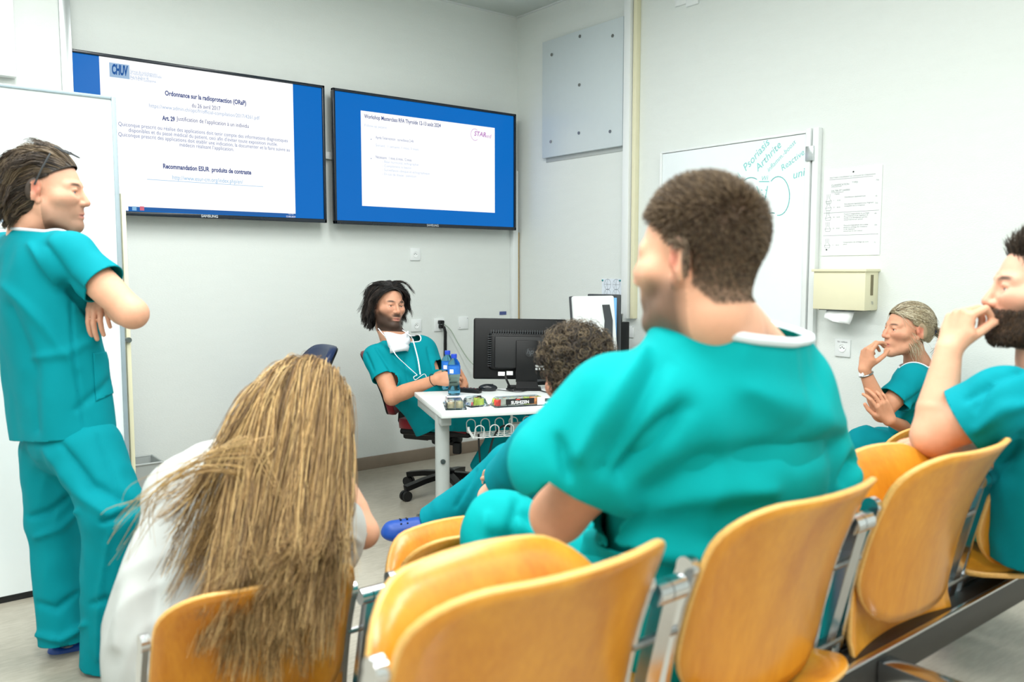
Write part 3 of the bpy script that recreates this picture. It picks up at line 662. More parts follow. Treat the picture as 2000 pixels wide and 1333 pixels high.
for i in range(14):
    k = MB(); k.box(mo(-mw*.335, -.034, mh*.2-i*.0125), (.018, .018, .003), MMr, 0); k.build('vent_slot', M_dgrey, t)
k = MB(); k.box(mo(.03, -.058, -.07), (.118, .018, .23), MMr, .005); k.build('stand_column', M_black, t)
k = MB(); q = mo(.03, -.06, -.185); base = Vector((mb0.x, mb0.y, DZ+.006)); n_ = RT*.055
k.prism([q-n_, q+n_, base+n_*1.15-FH*.0, base-n_*1.15], -FH*.012+UZ*.008); k.box(base+FH*.05, (.15, .12, .01), Matrix((RT, FH, UZ)).transposed(), .003); k.build('stand_foot', M_black, t)
LM = plane_M(mo(.045, -.0682, -.02), MX, MZ)
k = MB(); k.lathe([(.026, 0), (.026, .002), (0, .002)], LM, 28); k.build('logo_disc', M_black2, t)
k = MB(); k.me(text_me('hp', .040, 'CENTER', .0004, .25), LM @ Matrix.Translation((0, -.009, .0028))); k.build('logo_lettering', mat('logo_grey', (70, 74, 78), .4), t, False)
k = MB()
for x, z, w_ in ((-.105, -.138, .036), (-.06, -.134, .034)): k.box(mo(x, -.02, z), (w_, .03, .022), MMr, 0)
k.build('rating_label', M_paper, t)
k = MB(); k.me(text_me('\u25a0\u25cf \u25a0 \u25c6\n\u25a0 \u25a0 \u25cf', .016), plane_M(mo(.075, -.0675, -.1), MX, MZ)); k.box(mo(.105, -.068, -.095), (.03, .0008, .012), MMr, 0); k.build('approval_marks', mat('print_white', (200, 205, 205), .6), t, False)
k = MB(); k.tube(bez([mo(-.083, -.03, -.145), mo(-.08, -.06, -.17), mo(-.05, -.02, -.225), onZ(1000, 763, DZ+.004), onZ(990, 760, DZ+.006)]), .006, 8); k.build('power_lead', M_black2, t)
# desk top items
def flat(px, py, h=0): return onZ(px, py, DZ+h)
MSH = mat('black_gloss', (22, 26, 32), .22, var=.05)
p = flat(953, 764); t = thing('computer_mouse', 'black computer mouse on the desk left of the monitor stand', 'mouse', p)
k = MB(); k.ball(p+UZ*.016, (.052, .03, .022), Matrix((RT, FH, UZ)).transposed())
for v in k.bm.verts: v.co.z = max(v.co.z, DZ+.001)
k.build('shell', MSH, t)
k = MB(); k.box(p+RT*.022+UZ*.035, (.014, .006, .006), None, .002); k.build('wheel', M_dgrey, t)
k = MB(); k.tube(bez([p+RT*.05+UZ*.006, p+RT*.11-FH*.03+UZ*.004, p+RT*.17-FH*.06+UZ*.004, p+RT*.24+FH*.02+UZ*.004]), .0022, 6); k.build('lead', M_black2, t)
p = flat(916, 767); t = thing('remote_control', 'black remote control lying behind the sushi trays', 'remote', p)
dr = (RT*.9-FH*.43).normalized(); k = MB(); RM = Matrix((dr, UZ.cross(dr), UZ)).transposed(); k.box(p+UZ*.012, (.14, .042, .022), RM, .007); k.build('body', M_black, t)
for i in range(5):
    for j in range(3):
        k = MB(); k.box(p+dr*(.045-.02*i)+RM.col[1]*(.011*(j-1))+UZ*.0235, (.008, .006, .003), RM, .001); k.build('button', mat('remote_button', (120, 50, 58), .5) if (i+j) % 4 == 0 else M_dgrey, t)
p = flat(1095, 748); t = thing('keyboard', 'black keyboard on the desk to the right of the monitor stand', 'keyboard', p)
kd = (RT*.93+FH*.36).normalized(); KM = Matrix((kd, UZ.cross(kd), UZ)).transposed()
k = MB(); k.box(p+UZ*.01, (.36, .14, .016), KM, .004); k.build('body', M_black, t)
kb = None
for i in range(18):
    for j in range(5):
        c = p+kd*(-.165+.0195*i)+KM.col[1]*(-.05+.024*j)+UZ*.021
        if kb is None:
            k = MB(); k.box(Vector((0, 0, 0)), (.016, .019, .006), KM, 0); kb = k.build('key', M_dgrey, t); kme = kb.data; kb.location = (c-p); kme.transform(Matrix.Translation(p)); 
            k0 = kme
        else:
            o = kb.copy(); COL.objects.link(o); o.location = c-p
p = flat(1022, 760); 
t = thing('adapter', 'flat black adapter on the desk behind the monitor foot', 'adapter', flat(1003, 759)); MB().box(flat(1003, 760)+UZ*.010, (.07, .05, .02), Matrix((RT, FH, UZ)).transposed(), .006).build('case', M_black, t)
k = MB(); q = flat(1003, 760)+UZ*.01; k.tube(bez([q+RT*.03, q+RT*.11-FH*.03-UZ*.005, flat(1075, 768, .005), flat(1098, 765, .005)]), .003, 6); k.build('lead', M_black2, t)
# water bottles
def glass_mat(name, col, rough=.03, alpha=.35):
    m = bpy.data.materials.new(name); m.use_nodes = True; nt = m.node_tree; b = nt.nodes['Principled BSDF']
    b.inputs['Base Color'].default_value = (*lin(col), 1); b.inputs['Roughness'].default_value = rough; b.inputs['Transmission Weight'].default_value = 1; b.inputs['IOR'].default_value = 1.12
    n = nt.nodes.new('ShaderNodeTexNoise'); n.inputs['Scale'].default_value = 60; bp_ = nt.nodes.new('ShaderNodeBump'); bp_.inputs['Strength'].default_value = .15; bp_.inputs['Distance'].default_value = .003
    tc = nt.nodes.new('ShaderNodeTexCoord'); nt.links.new(tc.outputs['Object'], n.inputs[0]); nt.links.new(n.outputs[0], bp_.inputs['Height']); nt.links.new(bp_.outputs[0], b.inputs['Normal'])
    return m
M_pet = glass_mat('bottle_plastic', (128, 206, 240), .16); M_clear = glass_mat('clear_plastic', (238, 246, 248))
M_cap = mat('blue_cap', (22, 66, 190), .4); M_lab = mat('blue_label', (36, 110, 200), .45, var=.1, vscale=60)
def bottle(px, py, label):
    p = flat(px, py); t = thing('water_bottle', label, 'bottle', p, 0, 'water bottles on the desk'); T = Matrix.Translation(p)
    MB().lathe([(.026, .001), (.0315, .006), (.032, .03), (.027, .062), (.0265, .075), (.0325, .105), (.033, .125), (.033, .15), (.030, .168), (.018, .187), (.0125, .193), (.0125, .2)], T, 28).build('body', M_pet, t)
    MB().lathe([(.0333, .112), (.0336, .114), (.0336, .152), (.0333, .154)], T, 28).build('label', M_lab, t)
    MB().lathe([(.0155, .194), (.0155, .212), (.0145, .215), (0, .215)], T, 24).build('cap', M_cap, t)
    d = (-FH*.95-RT*.3).normalized(); xd = UZ.cross(-d)*-1
    k = MB(); k.box(p+d*.0338+UZ*.128, (.02, .0012, .02), Matrix((UZ.cross(d), d, UZ)).transposed(), 0)
    k.build('barcode', M_paper, t)
bottle(874.5, 762, 'blue capped water bottle standing behind the other bottle, nearer the speaker'); bottle(887, 772, 'blue capped water bottle in front, nearest the sushi tray')
# sushi trays: clear lid, black base, rolls inside
def tray(a, d, L, Wd, rot, label, fills, strip=None):
    ca = Matrix.Rotation(R(rot), 3, 'Z') @ DA; cb = UZ.cross(ca); c = dk(a, d, DZ); TM = Matrix((ca, cb, UZ)).transposed(); t = thing('sushi_tray', label, 'food tray', c, 0, 'sushi trays on the desk')
    def q(x, y, z): return c+ca*x+cb*y+UZ*z
    k = MB(); k.box(q(0, 0, .005), (L, Wd, .008), TM, .002); k.build('base', M_clear, t)
    k = MB(); hw, hl = Wd/2-.006, L/2-.006
    lo = [q(-hl, -hw, .008), q(hl, -hw, .008), q(hl, hw, .008), q(-hl, hw, .008)]; hi = [q(-hl+.012, -hw+.01, .044), q(hl-.012, -hw+.01, .044), q(hl-.012, hw-.01, .044), q(-hl+.012, hw-.01, .044)]
    vs = [k.bm.verts.new(v) for v in lo+hi]
    for j in range(4): k.bm.faces.new((vs[j], vs[(j+1) % 4], vs[4+(j+1) % 4], vs[4+j]))
    k.bm.faces.new(vs[4:]); bmesh.ops.bevel(k.bm, geom=[e for e in k.bm.edges], offset=.006, segments=2, affect='EDGES')
    o = k.build('lid', M_clear, t); s_ = o.modifiers.new('thick', 'SOLIDIFY'); s_.thickness = .0006
    if strip:
        x0, x1, mm, tx = strip; k = MB(); k.box(q((x0+x1)/2, -hw+.0, .026), (x1-x0, .0012, .026), TM, 0); k.build('label_band', mm, t)
        if tx: k = MB(); k.me(text_me(tx, .02, 'CENTER', .0006), plane_M(q((x0+x1)/2, -hw-.0012, .016), ca, UZ)); k.build('band_lettering', M_paper, t, False); k = MB(); k.box(q((x0+x1)/2-.01, -hw-.001, .036), (.022, .0006, .004), TM, 0); k.build('band_mark', mat('mark_red', (220, 70, 50), .5), t, False)
    return q
C_rice = mat('rice', (232, 228, 214), .7, bump=.8, bscale=400); C_nori = mat('nori', (40, 44, 40), .5); C_salm = mat('salmon', (238, 142, 84), .45, var=.12, vscale=120); C_avo = mat('avocado', (196, 208, 92), .5, var=.12); C_ging = mat('ginger', (236, 206, 190), .5); C_redd = mat('red_garnish', (214, 62, 52), .5); C_brown = mat('brown_roll', (126, 76, 48), .6); C_sesame = mat('sesame_roll', (176, 160, 130), .7, var=.2, vscale=300)
def roll(q, x, y, r, h, outer, inner, label=None, grp='sushi pieces'):
    c = q(x, y, .009); t = thing('sushi_roll', label, 'sushi', c, 0, grp); T = Matrix.Translation(c)
    MB().lathe([(r*.94, 0), (r, .002), (r, h-.002), (r*.94, h)], T, 16).build('wrap', outer, t)
    k = MB(); k.lathe([(r*.42, h-.001), (r*.42, h+.0012), (0, h+.0012)], T, 12); k.build('filling', inner, t)
WD = ('brown back left', 'brown front left', 'brown salmon-filled second', 'rice and avocado front second', 'rice and avocado third', 'sesame ginger-filled end', 'sesame avocado-filled end', 'rice and salmon fourth')
q = tray(.098, .165, .215, .10, 82, 'clear sushi tray at the left corner of the desk with brown rolls', 0)
for i, (x, y, o_, f_, lb) in enumerate(((.075, .018, C_brown, C_rice, 'left'), (.075, -.018, C_brown, C_rice, 'left'), (.035, .018, C_brown, C_salm, 'left'), (.035, -.018, C_rice, C_avo, 'left'), (-.005, .018, C_rice, C_avo, 'left'), (-.078, .022, C_sesame, C_ging, 'left'), (-.078, -.018, C_sesame, C_avo, 'left'), (-.04, .02, C_rice, C_salm, 'left'))):
    roll(q, x, y, .017, .028, o_, f_, f'{WD[i]} sushi roll in the clear tray at the desk\'s left corner')
c = q(-.045, .043, .02); box_obj('sauce_sachet', c, (.075, .003, .024), M_black, None, 0, Matrix.Rotation(R(82), 3, 'Z') @ DM); tag(COL.objects[-1], 'dark sauce packet standing in the left sushi tray', 'packet')
k = MB(); k.box(q(.02, 0, .0455), (.035, .07, .001), Matrix.Rotation(R(82), 3, 'Z') @ DM, 0); tag(k.build('price_sticker', M_paper), 'white sticker on the lid of the left sushi tray', 'sticker')
q = tray(.2, .17, .105, .115, 15, 'small clear sushi tray behind the front bottle with yellow garnish', 0)
for x, y, o_, f_, l_ in ((-.02, .01, C_rice, C_nori, 'pale rice roll with dark top'), (.02, .015, C_avo, C_redd, 'yellow-green roll with red top'), (.02, -.02, C_avo, C_sesame, 'yellow-green roll with tan top')): roll(q, x, y, .017, .026, o_, f_, l_+' in the small clear tray')
k = MB(); k.ball(q(-.028, -.025, .016), .008); tag(k.build('red_garnish', C_redd), 'red garnish in the small clear tray', 'garnish')
box_obj('chopstick_sleeve', dk(.245, .26, DZ+.017), (.02, .012, .034), M_black2, None, .002, DM); tag(COL.objects[-1], 'small black packet upright behind the small sushi tray', 'packet')
q = tray(.40, .12, .26, .105, 2, 'long clear sushi tray with a black band in front of the monitor', 0, (-.075, .068, M_black2, 'SUSHIZEN'))
for i, (x, y, o_, f_) in enumerate(((-.108, -.02, C_redd, C_rice), (-.105, .018, C_avo, C_rice), (-.06, .02, C_rice, C_salm), (-.02, .02, C_rice, C_avo), (.02, .02, C_rice, C_redd), (.05, .02, C_avo, C_rice), (.083, -.018, C_salm, C_rice), (.083, .018, C_salm, C_rice), (.113, .018, C_avo, C_salm), (.113, -.018, C_ging, C_salm))):
    roll(q, x, y, .0165, .027, o_, f_, ('red front left', 'green back left', 'first hidden', 'second hidden', 'third hidden', 'fourth hidden', 'orange salmon front', 'orange salmon back', 'green back right', 'pinkish front right')[i]+' sushi roll in the long clear tray with the black band')
k = MB(); k.box(q(.103, -.0475, .024), (.038, .0016, .038), DM, 0); tag(k.build('price_sticker', M_paper), 'white sticker on the front of the long sushi tray', 'sticker')
k = MB(); k.box(dk(.47, .205, DZ+.006), (.3, .03, .012), DM, .003); tag(k.build('document_tray', M_dgrey), 'flat dark grey strip lying behind the long sushi tray', 'strip')
# ------------------------------------------------------------------ second workplace near the corner
d2 = W(1165, 700, 5.0); t = thing('side_desk', 'second white desk in the corner carrying the white computer', 'desk', (d2.x, d2.y, 0))
MB().box((d2.x+.08, d2.y+.2, .70), (.62, .62, .025), None, .003).build('desktop', M_white, t)
for x in (-.18, .34):
    for y in (-.05, .46): MB().tube([(d2.x+x, d2.y+y, 0), (d2.x+x, d2.y+y, .69)], .025, 16).build('leg', M_grey, t)
pc2 = W(1160, 618, 4.95); ax = (RT*.90+FH*.42).normalized(); ay = UZ.cross(ax); AM = Matrix.Rotation(R(-8), 3, ax) @ Matrix((ax, ay, UZ)).transposed()
A_x, A_y, A_z = AM.col
t = thing('computer', 'white all-in-one computer with a grey band, seen from behind near the corner', 'computer', (pc2.x, pc2.y, .713))
cz = pc2-A_z*.09
MB().box(cz, (.28, .035, .42), AM, .012, 3).build('rear_cover', M_white, t)
MB().box(cz+A_y*.025, (.285, .025, .425), AM, .006).build('front_frame', M_dgrey, t)
k = MB(); k.prism([cz+A_x*.05+A_z*.155-A_y*.0185, cz+A_x*.10+A_z*.155-A_y*.0185, cz+A_x*.115+A_z*.06-A_y*.0185, cz+A_x*.10-A_z*.12-A_y*.0185, cz+A_x*.035-A_z*.12-A_y*.0185, cz+A_x*.06+A_z*.06-A_y*.0185], -A_y*.003); k.build('grey_band', M_dgrey, t)
for i in range(5):
    for j in range(6): k = MB(); k.tube([cz+A_x*(-.06+.016*j)+A_z*(.02-.014*i)-A_y*.0175, cz+A_x*(-.06+.016*j)+A_z*(.02-.014*i)-A_y*.0185], .004, 6); k.build('vent_hole', M_grey, t)
k = MB(); k.prism([cz-A_x*.08-A_z*.20, cz+A_x*.08-A_z*.20, Vector((cz.x, cz.y, .714))+A_x*.09-ay*.02, Vector((cz.x, cz.y, .714))-A_x*.09-ay*.02], ay*.02); k.box((cz.x, cz.y, .719), (.2, .16, .012), Matrix((ax, ay, UZ)).transposed(), .004); k.build('stand', M_grey, t)
p2 = W(1180, 600, 5.25); ax2 = (RT*.75-FH*.66).normalized(); ay2 = UZ.cross(ax2); A2M = Matrix((ax2, ay2, UZ)).transposed()
t = thing('monitor', 'grey framed monitor partly hidden behind the white computer', 'monitor', (p2.x, p2.y, .713))
MB().box(p2-UZ*.13, (.24, .03, .42), A2M, .006).build('housing', M_dgrey, t); MB().box(p2-UZ*.13-ay2*.0165, (.21, .002, .38), A2M, 0).build('screen', mat('lcd_blue', (110, 170, 220), .3, emit=.5), t)
MB().box(Vector((p2.x, p2.y, .735)), (.14, .12, .04), A2M, .006).build('stand', M_dgrey, t)
p = W(1212, 632, 5.3); t = thing('pen_holder', 'small black box with pens beside the white wall duct', 'pen holder', (p.x, p.y, .713))
MB().box((p.x, p.y, (.713+p.z+.01)/2), (.08, .08, p.z-.703), None, .004).build('box', M_black, t)
for i in range(4): MB().tube([(p.x-.02+.012*i, p.y, p.z), (p.x-.025+.016*i, p.y+.005, p.z+.06)], .005, 8).build('pen', M_chrome if i % 2 else M_black, t)
# ------------------------------------------------------------------ office chairs
def swivel_chair(label, base, face, colour, seat_h, back, scale=1, b0=0, rec=.09, off=0):
    f = Vector(face).normalized(); s = UZ.cross(f)   # s = to the sitter's left
    t = thing('office_chair', label, 'chair', base, 0, 'office chairs'); SM = Matrix((f, s, UZ)).transposed()
    def q(x, y, z): return Vector(base)+f*x+s*y+UZ*z
    for i in range(5):
        a = R(b0+72*i); d = f*math.cos(a)+s*math.sin(a); e = Vector(base)+d*.30
        lg = MB(); lg.bar([Vector(base)+d*.03+UZ*.115, Vector(base)+d*.17+UZ*.10, e+UZ*.075], .045, .03); lg = lg.build('leg', M_black, t)
        cs = MB(); n_ = UZ.cross(d)
        for sg in (-1, 1): cs.tube([e+UZ*.03+n_*sg*.006, e+UZ*.03+n_*sg*.024], .03, 18)
        cs.tube([e+UZ*.03, e+UZ*.08], .009, 8); cs.build('caster', M_black2, lg)
    MB().lathe([(.04, .07), (.045, .075), (.045, .14), (.03, .15)], Matrix.Translation(base), 20).build('hub', M_black, t)
    MB().lathe([(.014, .14), (.014, seat_h-.12)], Matrix.Translation(base), 16).build('gas_column', M_chrome, t)
    k = MB(); k.box(q(0, 0, seat_h-.13), (.17, .12, .06), SM, .02); k.box(q(-.1, 0, seat_h-.10), (.3, .2, .05), SM, .015); k.tube([q(.05, -.05, seat_h-.13), q(.06, -.2, seat_h-.14)], .008, 8); k.box(q(.1, -.1, seat_h-.16), (.05, .04, .07), SM, .01); k.build('mechanism', M_black2, t)
    k = MB(); k.box(q(.0, 0, seat_h-.055), (.44, .44, .04), SM, .018); k.build('seat_pan', M_black, t)
    V, Fc, ne = shell(rrect(.47, .48, .1, .08), .48, lambda x, y, o: q(y-.24, x, seat_h-.035+o-.03*max(0, (y-.34)/.14)**2-.012*(1-(x/.235)**2)), .055); link('seat', mesh_from('seat', V, Fc), colour, t)
    V, Fc, ne = shell(rrect(.44, back, .12, .07), back, lambda x, y, o: q(-.235-off-rec*(y/back)+.05*(x/.22)**2+o+.035*math.sin(y/back*3.1), x, seat_h+.03+y), .045); link('backrest', mesh_from('backrest', V, Fc), colour, t)
    V, Fc, ne = shell(rrect(.43, back-.01, .12, .07), back-.01, lambda x, y, o: q(-.247-off-rec*(y/back)+.05*(x/.22)**2+o+.035*math.sin(y/back*3.1), x, seat_h+.03+y), .012); link('back_shell', mesh_from('back_shell', V, Fc), M_black, t)
    k = MB(); k.bar([q(-.12, 0, seat_h-.1), q(-.25, 0, seat_h-.1), q(-.27, 0, seat_h-.03), q(-.255, 0, seat_h+.16)], .09, .03, s); k.build('back_support', M_black, t)
    return q
cb = onZ(874, 962, 0)
SPF = (RT*.96-FH*.27).normalized()
swivel_chair('red office chair with black base under the seated speaker', cb, SPF, M_red, .46, .37, b0=20, rec=.19, off=.10)
b2 = W(548, 900, 4.75); b2.z = 0
swivel_chair('empty navy blue chair against the wall behind the long-haired woman', b2, (-RT*.86-FH*.5), M_navy, .50, .38, b0=10)
# ------------------------------------------------------------------ figure tools: distance fields on a grid, meshed by surface nets
def V3(p): return np.array(p, dtype=np.float64)
def nrm(v): v = V3(v); return v/np.linalg.norm(v)
class Vol:
    def __init__(s, h): s.h = h; s.ops = []; s.lo = V3((9e9,)*3); s.hi = -s.lo
    def _add(s, fn, lo, hi, k, op):
        lo, hi = V3(lo), V3(hi); s.ops.append((fn, lo, hi, k, op))
        if op == 'u': s.lo = np.minimum(s.lo, lo); s.hi = np.maximum(s.hi, hi)
    def chain(s, pts, rs, k=.02, op='u', flat=None, fax=None):
        P = [V3(p) for p in pts]; n = None if fax is None else nrm(fax); fl = flat or 1
        def fn(X, Y, Z):
            out = None
            for a, b, ra, rb in zip(P, P[1:], rs, rs[1:]):
                ba = b-a; px, py, pz = X-a[0], Y-a[1], Z-a[2]
                if n is not None:
                    e = (px*n[0]+py*n[1]+pz*n[2])*(1/fl-1); px, py, pz = px+n[0]*e, py+n[1]*e, pz+n[2]*e
                    ba = ba+n*(ba@n)*(1/fl-1)
                t = np.clip((px*ba[0]+py*ba[1]+pz*ba[2])/max(ba@ba, 1e-9), 0, 1)
                d = np.sqrt((px-t*ba[0])**2+(py-t*ba[1])**2+(pz-t*ba[2])**2)-(ra+(rb-ra)*t)
                out = d if out is None else np.minimum(out, d)
            return out*min(1, max(fl, .6))
        A = np.array(P); rm = max(rs)*max(1, fl); s._add(fn, A.min(0)-rm, A.max(0)+rm, k, op); return s
    def ell(s, c, r, M=None, k=.02, op='u'):
        c = V3(c); M = np.eye(3) if M is None else np.array(M, dtype=float); rr = V3(r)
        def fn(X, Y, Z):
            px, py, pz = X-c[0], Y-c[1], Z-c[2]; q = [px*M[0, i]+py*M[1, i]+pz*M[2, i] for i in range(3)]
            k0 = np.sqrt((q[0]/rr[0])**2+(q[1]/rr[1])**2+(q[2]/rr[2])**2); k1 = np.sqrt((q[0]/rr[0]**2)**2+(q[1]/rr[1]**2)**2+(q[2]/rr[2]**2)**2)
            return k0*(k0-1)/np.maximum(k1, 1e-6)
        e = np.sqrt(((M*rr[None, :])**2).sum(1)); s._add(fn, c-e, c+e, k, op); return s
    def mesh(s):
        h = s.h; lo = s.lo-h*3; n = np.ceil((s.hi+h*3-lo)/h).astype(int)+1
        ax = [lo[i]+h*np.arange(n[i]) for i in range(3)]; f = np.full(n, .12, dtype=np.float32)
        for fn, l, hh, k, op in s.ops:
            m = k*1.8+3*h; i0 = np.maximum(((l-m-lo)/h).astype(int), 0); i1 = np.minimum(((hh+m-lo)/h).astype(int)+2, n)
            if (i1 <= i0).any(): continue
            sl = tuple(slice(a, b) for a, b in zip(i0, i1))
            d = fn(ax[0][sl[0]][:, None, None], ax[1][sl[1]][None, :, None], ax[2][sl[2]][None, None, :]); a = f[sl]
            if op == 'u':
                if k > 0: q = np.maximum(k-np.abs(a-d), 0)/k; f[sl] = np.minimum(a, d)-q*q*k*.25
                else: f[sl] = np.minimum(a, d)
            else:
                d = -d
                if k > 0: q = np.maximum(k-np.abs(a-d), 0)/k; f[sl] = np.maximum(a, d)+q*q*k*.25
                else: f[sl] = np.maximum(a, d)
        return nets(f, lo, h)
def nets(f, lo, h):
    s = f < 0; nx, ny, nz = f.shape
    c = [s[i:nx-1+i, j:ny-1+j, k:nz-1+k] for i in (0, 1) for j in (0, 1) for k in (0, 1)]
    cnt = sum(x.astype(np.int8) for x in c); act = np.argwhere((cnt > 0) & (cnt < 8))
    idx = np.full((nx-1, ny-1, nz-1), -1, dtype=np.int64); idx[act[:, 0], act[:, 1], act[:, 2]] = np.arange(len(act))
    off = np.array([(i, j, k) for i in (0, 1) for j in (0, 1) for k in (0, 1)]); cv = np.stack([f[act[:, 0]+o[0], act[:, 1]+o[1], act[:, 2]+o[2]] for o in off], 1)
    acc = np.zeros((len(act), 3)); m = np.zeros(len(act))
    for a in range(8):
        for b in range(a+1, 8):
            if np.abs(off[a]-off[b]).sum() != 1: continue
            va, vb = cv[:, a], cv[:, b]; x = (va < 0) != (vb < 0)
            t = np.where(x, va/np.where(x, va-vb, 1), 0); acc += np.where(x[:, None], off[a]+(off[b]-off[a])*t[:, None], 0); m += x
    V = lo+h*(act+acc/m[:, None]); Q = []
    for d in range(3):
        sh = [slice(None)]*3; sh[d] = slice(0, -1); s2 = [slice(None)]*3; s2[d] = slice(1, None)
        e = np.argwhere(s[tuple(sh)] != s[tuple(s2)]); e = e[(e[:, (d+1) % 3] > 0) & (e[:, (d+2) % 3] > 0)]
        u = np.zeros(3, int); u[(d+1) % 3] = 1; w = np.zeros(3, int); w[(d+2) % 3] = 1
        g = lambda q: idx[np.minimum(q[:, 0], nx-2), np.minimum(q[:, 1], ny-2), np.minimum(q[:, 2], nz-2)]
        q = np.stack([g(e-u-w), g(e-w), g(e), g(e-u)], 1); fl = ~s[e[:, 0], e[:, 1], e[:, 2]]; q[fl] = q[fl][:, ::-1]; Q.append(q)
    Q = np.concatenate(Q); return V, Q[(Q >= 0).all(1)]
def relax(Vv, Q, it=2, a=.5):
    E = np.concatenate([Q[:, [i, (i+1) % 4]] for i in range(4)]); n = len(Vv)
    for _ in range(it):
        acc = np.zeros((n, 3)); c = np.zeros(n)
        for x, y in ((0, 1), (1, 0)):
            for d in range(3): acc[:, d] += np.bincount(E[:, x], Vv[E[:, y], d], n)
            c += np.bincount(E[:, x], minlength=n)
        Vv = Vv+a*(acc/np.maximum(c, 1)[:, None]-Vv)
    return Vv
def normals(Vv, Q):
    nn = np.cross(Vv[Q[:, 2]]-Vv[Q[:, 0]], Vv[Q[:, 3]]-Vv[Q[:, 1]]); N = np.zeros_like(Vv)
    for j in range(4):
        for d in range(3): N[:, d] += np.bincount(Q[:, j], nn[:, d], len(Vv))
    return N/np.maximum(np.linalg.norm(N, axis=1), 1e-12)[:, None]
def clip(Vv, faces, fv):
    Vv = [tuple(v) for v in Vv]; fv = list(fv); out = []; cache = {}
    for f in faces:
        s = [fv[i] < 0 for i in f]
        if all(s): out.append(tuple(f)); continue
        if not any(s): continue
        poly = []
        for i in range(len(f)):
            a, b = f[i], f[(i+1) % len(f)]
            if fv[a] < 0: poly.append(a)
            if (fv[a] < 0) != (fv[b] < 0):
                key = (min(a, b), max(a, b))
                if key not in cache:
                    t = fv[a]/(fv[a]-fv[b]); Vv.append(tuple(Vv[a][j]+(Vv[b][j]-Vv[a][j])*t for j in range(3))); fv.append(0.0); cache[key] = len(Vv)-1
                poly.append(cache[key])
        if len(poly) >= 3: out.append(tuple(poly))
    used = sorted({i for f in out for i in f}); mp = {u: i for i, u in enumerate(used)}
    return np.array([Vv[u] for u in used]), [tuple(mp[i] for i in f) for f in out]
def loops_of(faces):
    ed = {}
    for f in faces:
        for i in range(len(f)): ed[(f[i], f[(i+1) % len(f)])] = 1
    nx = {a: b for a, b in ed if (b, a) not in ed}; L = []
    while nx:
        st = next(iter(nx)); cur = st; lp = []
        while cur in nx: lp.append(cur); cur = nx.pop(cur)
        L.append(lp)
    return L
def np_mesh(name, Vv, faces, col=None, m=None, parent=None):
    me = bpy.data.meshes.new(name)
    if isinstance(faces, np.ndarray):
        n, k = faces.shape; me.vertices.add(len(Vv)); me.vertices.foreach_set('co', np.asarray(Vv, dtype=np.float32).ravel())
        me.loops.add(n*k); me.loops.foreach_set('vertex_index', faces.astype(np.int32).ravel()); me.polygons.add(n)
        me.polygons.foreach_set('loop_start', np.arange(0, n*k, k, dtype=np.int32)); me.polygons.foreach_set('loop_total', np.full(n, k, dtype=np.int32)); me.update(calc_edges=True); me.validate()
    else: me.from_pydata([tuple(v) for v in Vv], [], faces); me.update()
    me.shade_smooth()
    if col is not None:
        a = me.color_attributes.new('Col', 'FLOAT_COLOR', 'POINT'); c = np.ones((len(Vv), 4), dtype=np.float32); c[:, :3] = col; a.data.foreach_set('color', c.ravel())
    return link(name, me, m, parent)
M_skin = mat('skin', (210, 160, 132), .5, var=.05, vscale=60, vcol=True, spec=.35, sss=.12, bump=.12, bscale=900)
M_hair = mat('hair_strands', (70, 55, 40), .5, var=.12, vscale=25, vcol=True, spec=.4)
def cloth_mat(name, rgb, rough=.8):
    m = mat(name, rgb, rough, var=.03, vscale=9, bump=.35, bscale=14, spec=.12); return m
M_teal = cloth_mat('teal_scrub_cotton', (0, 138, 150)); M_tealb = cloth_mat('bright_teal_scrub_cotton', (0, 158, 160))
M_shirt = cloth_mat('white_cotton', (184, 188, 186)); M_trim = cloth_mat('white_neckband', (222, 230, 236))
M_mask = cloth_mat('mask_white', (236, 240, 246))
def L3(c): return np.array(lin(c))
def frm(f, u=(0, 0, 1)):
    f = nrm(f); r = nrm(np.cross(f, u)); u = np.cross(r, f); return np.stack([r, f, u], 1)     # columns: right, forward, up
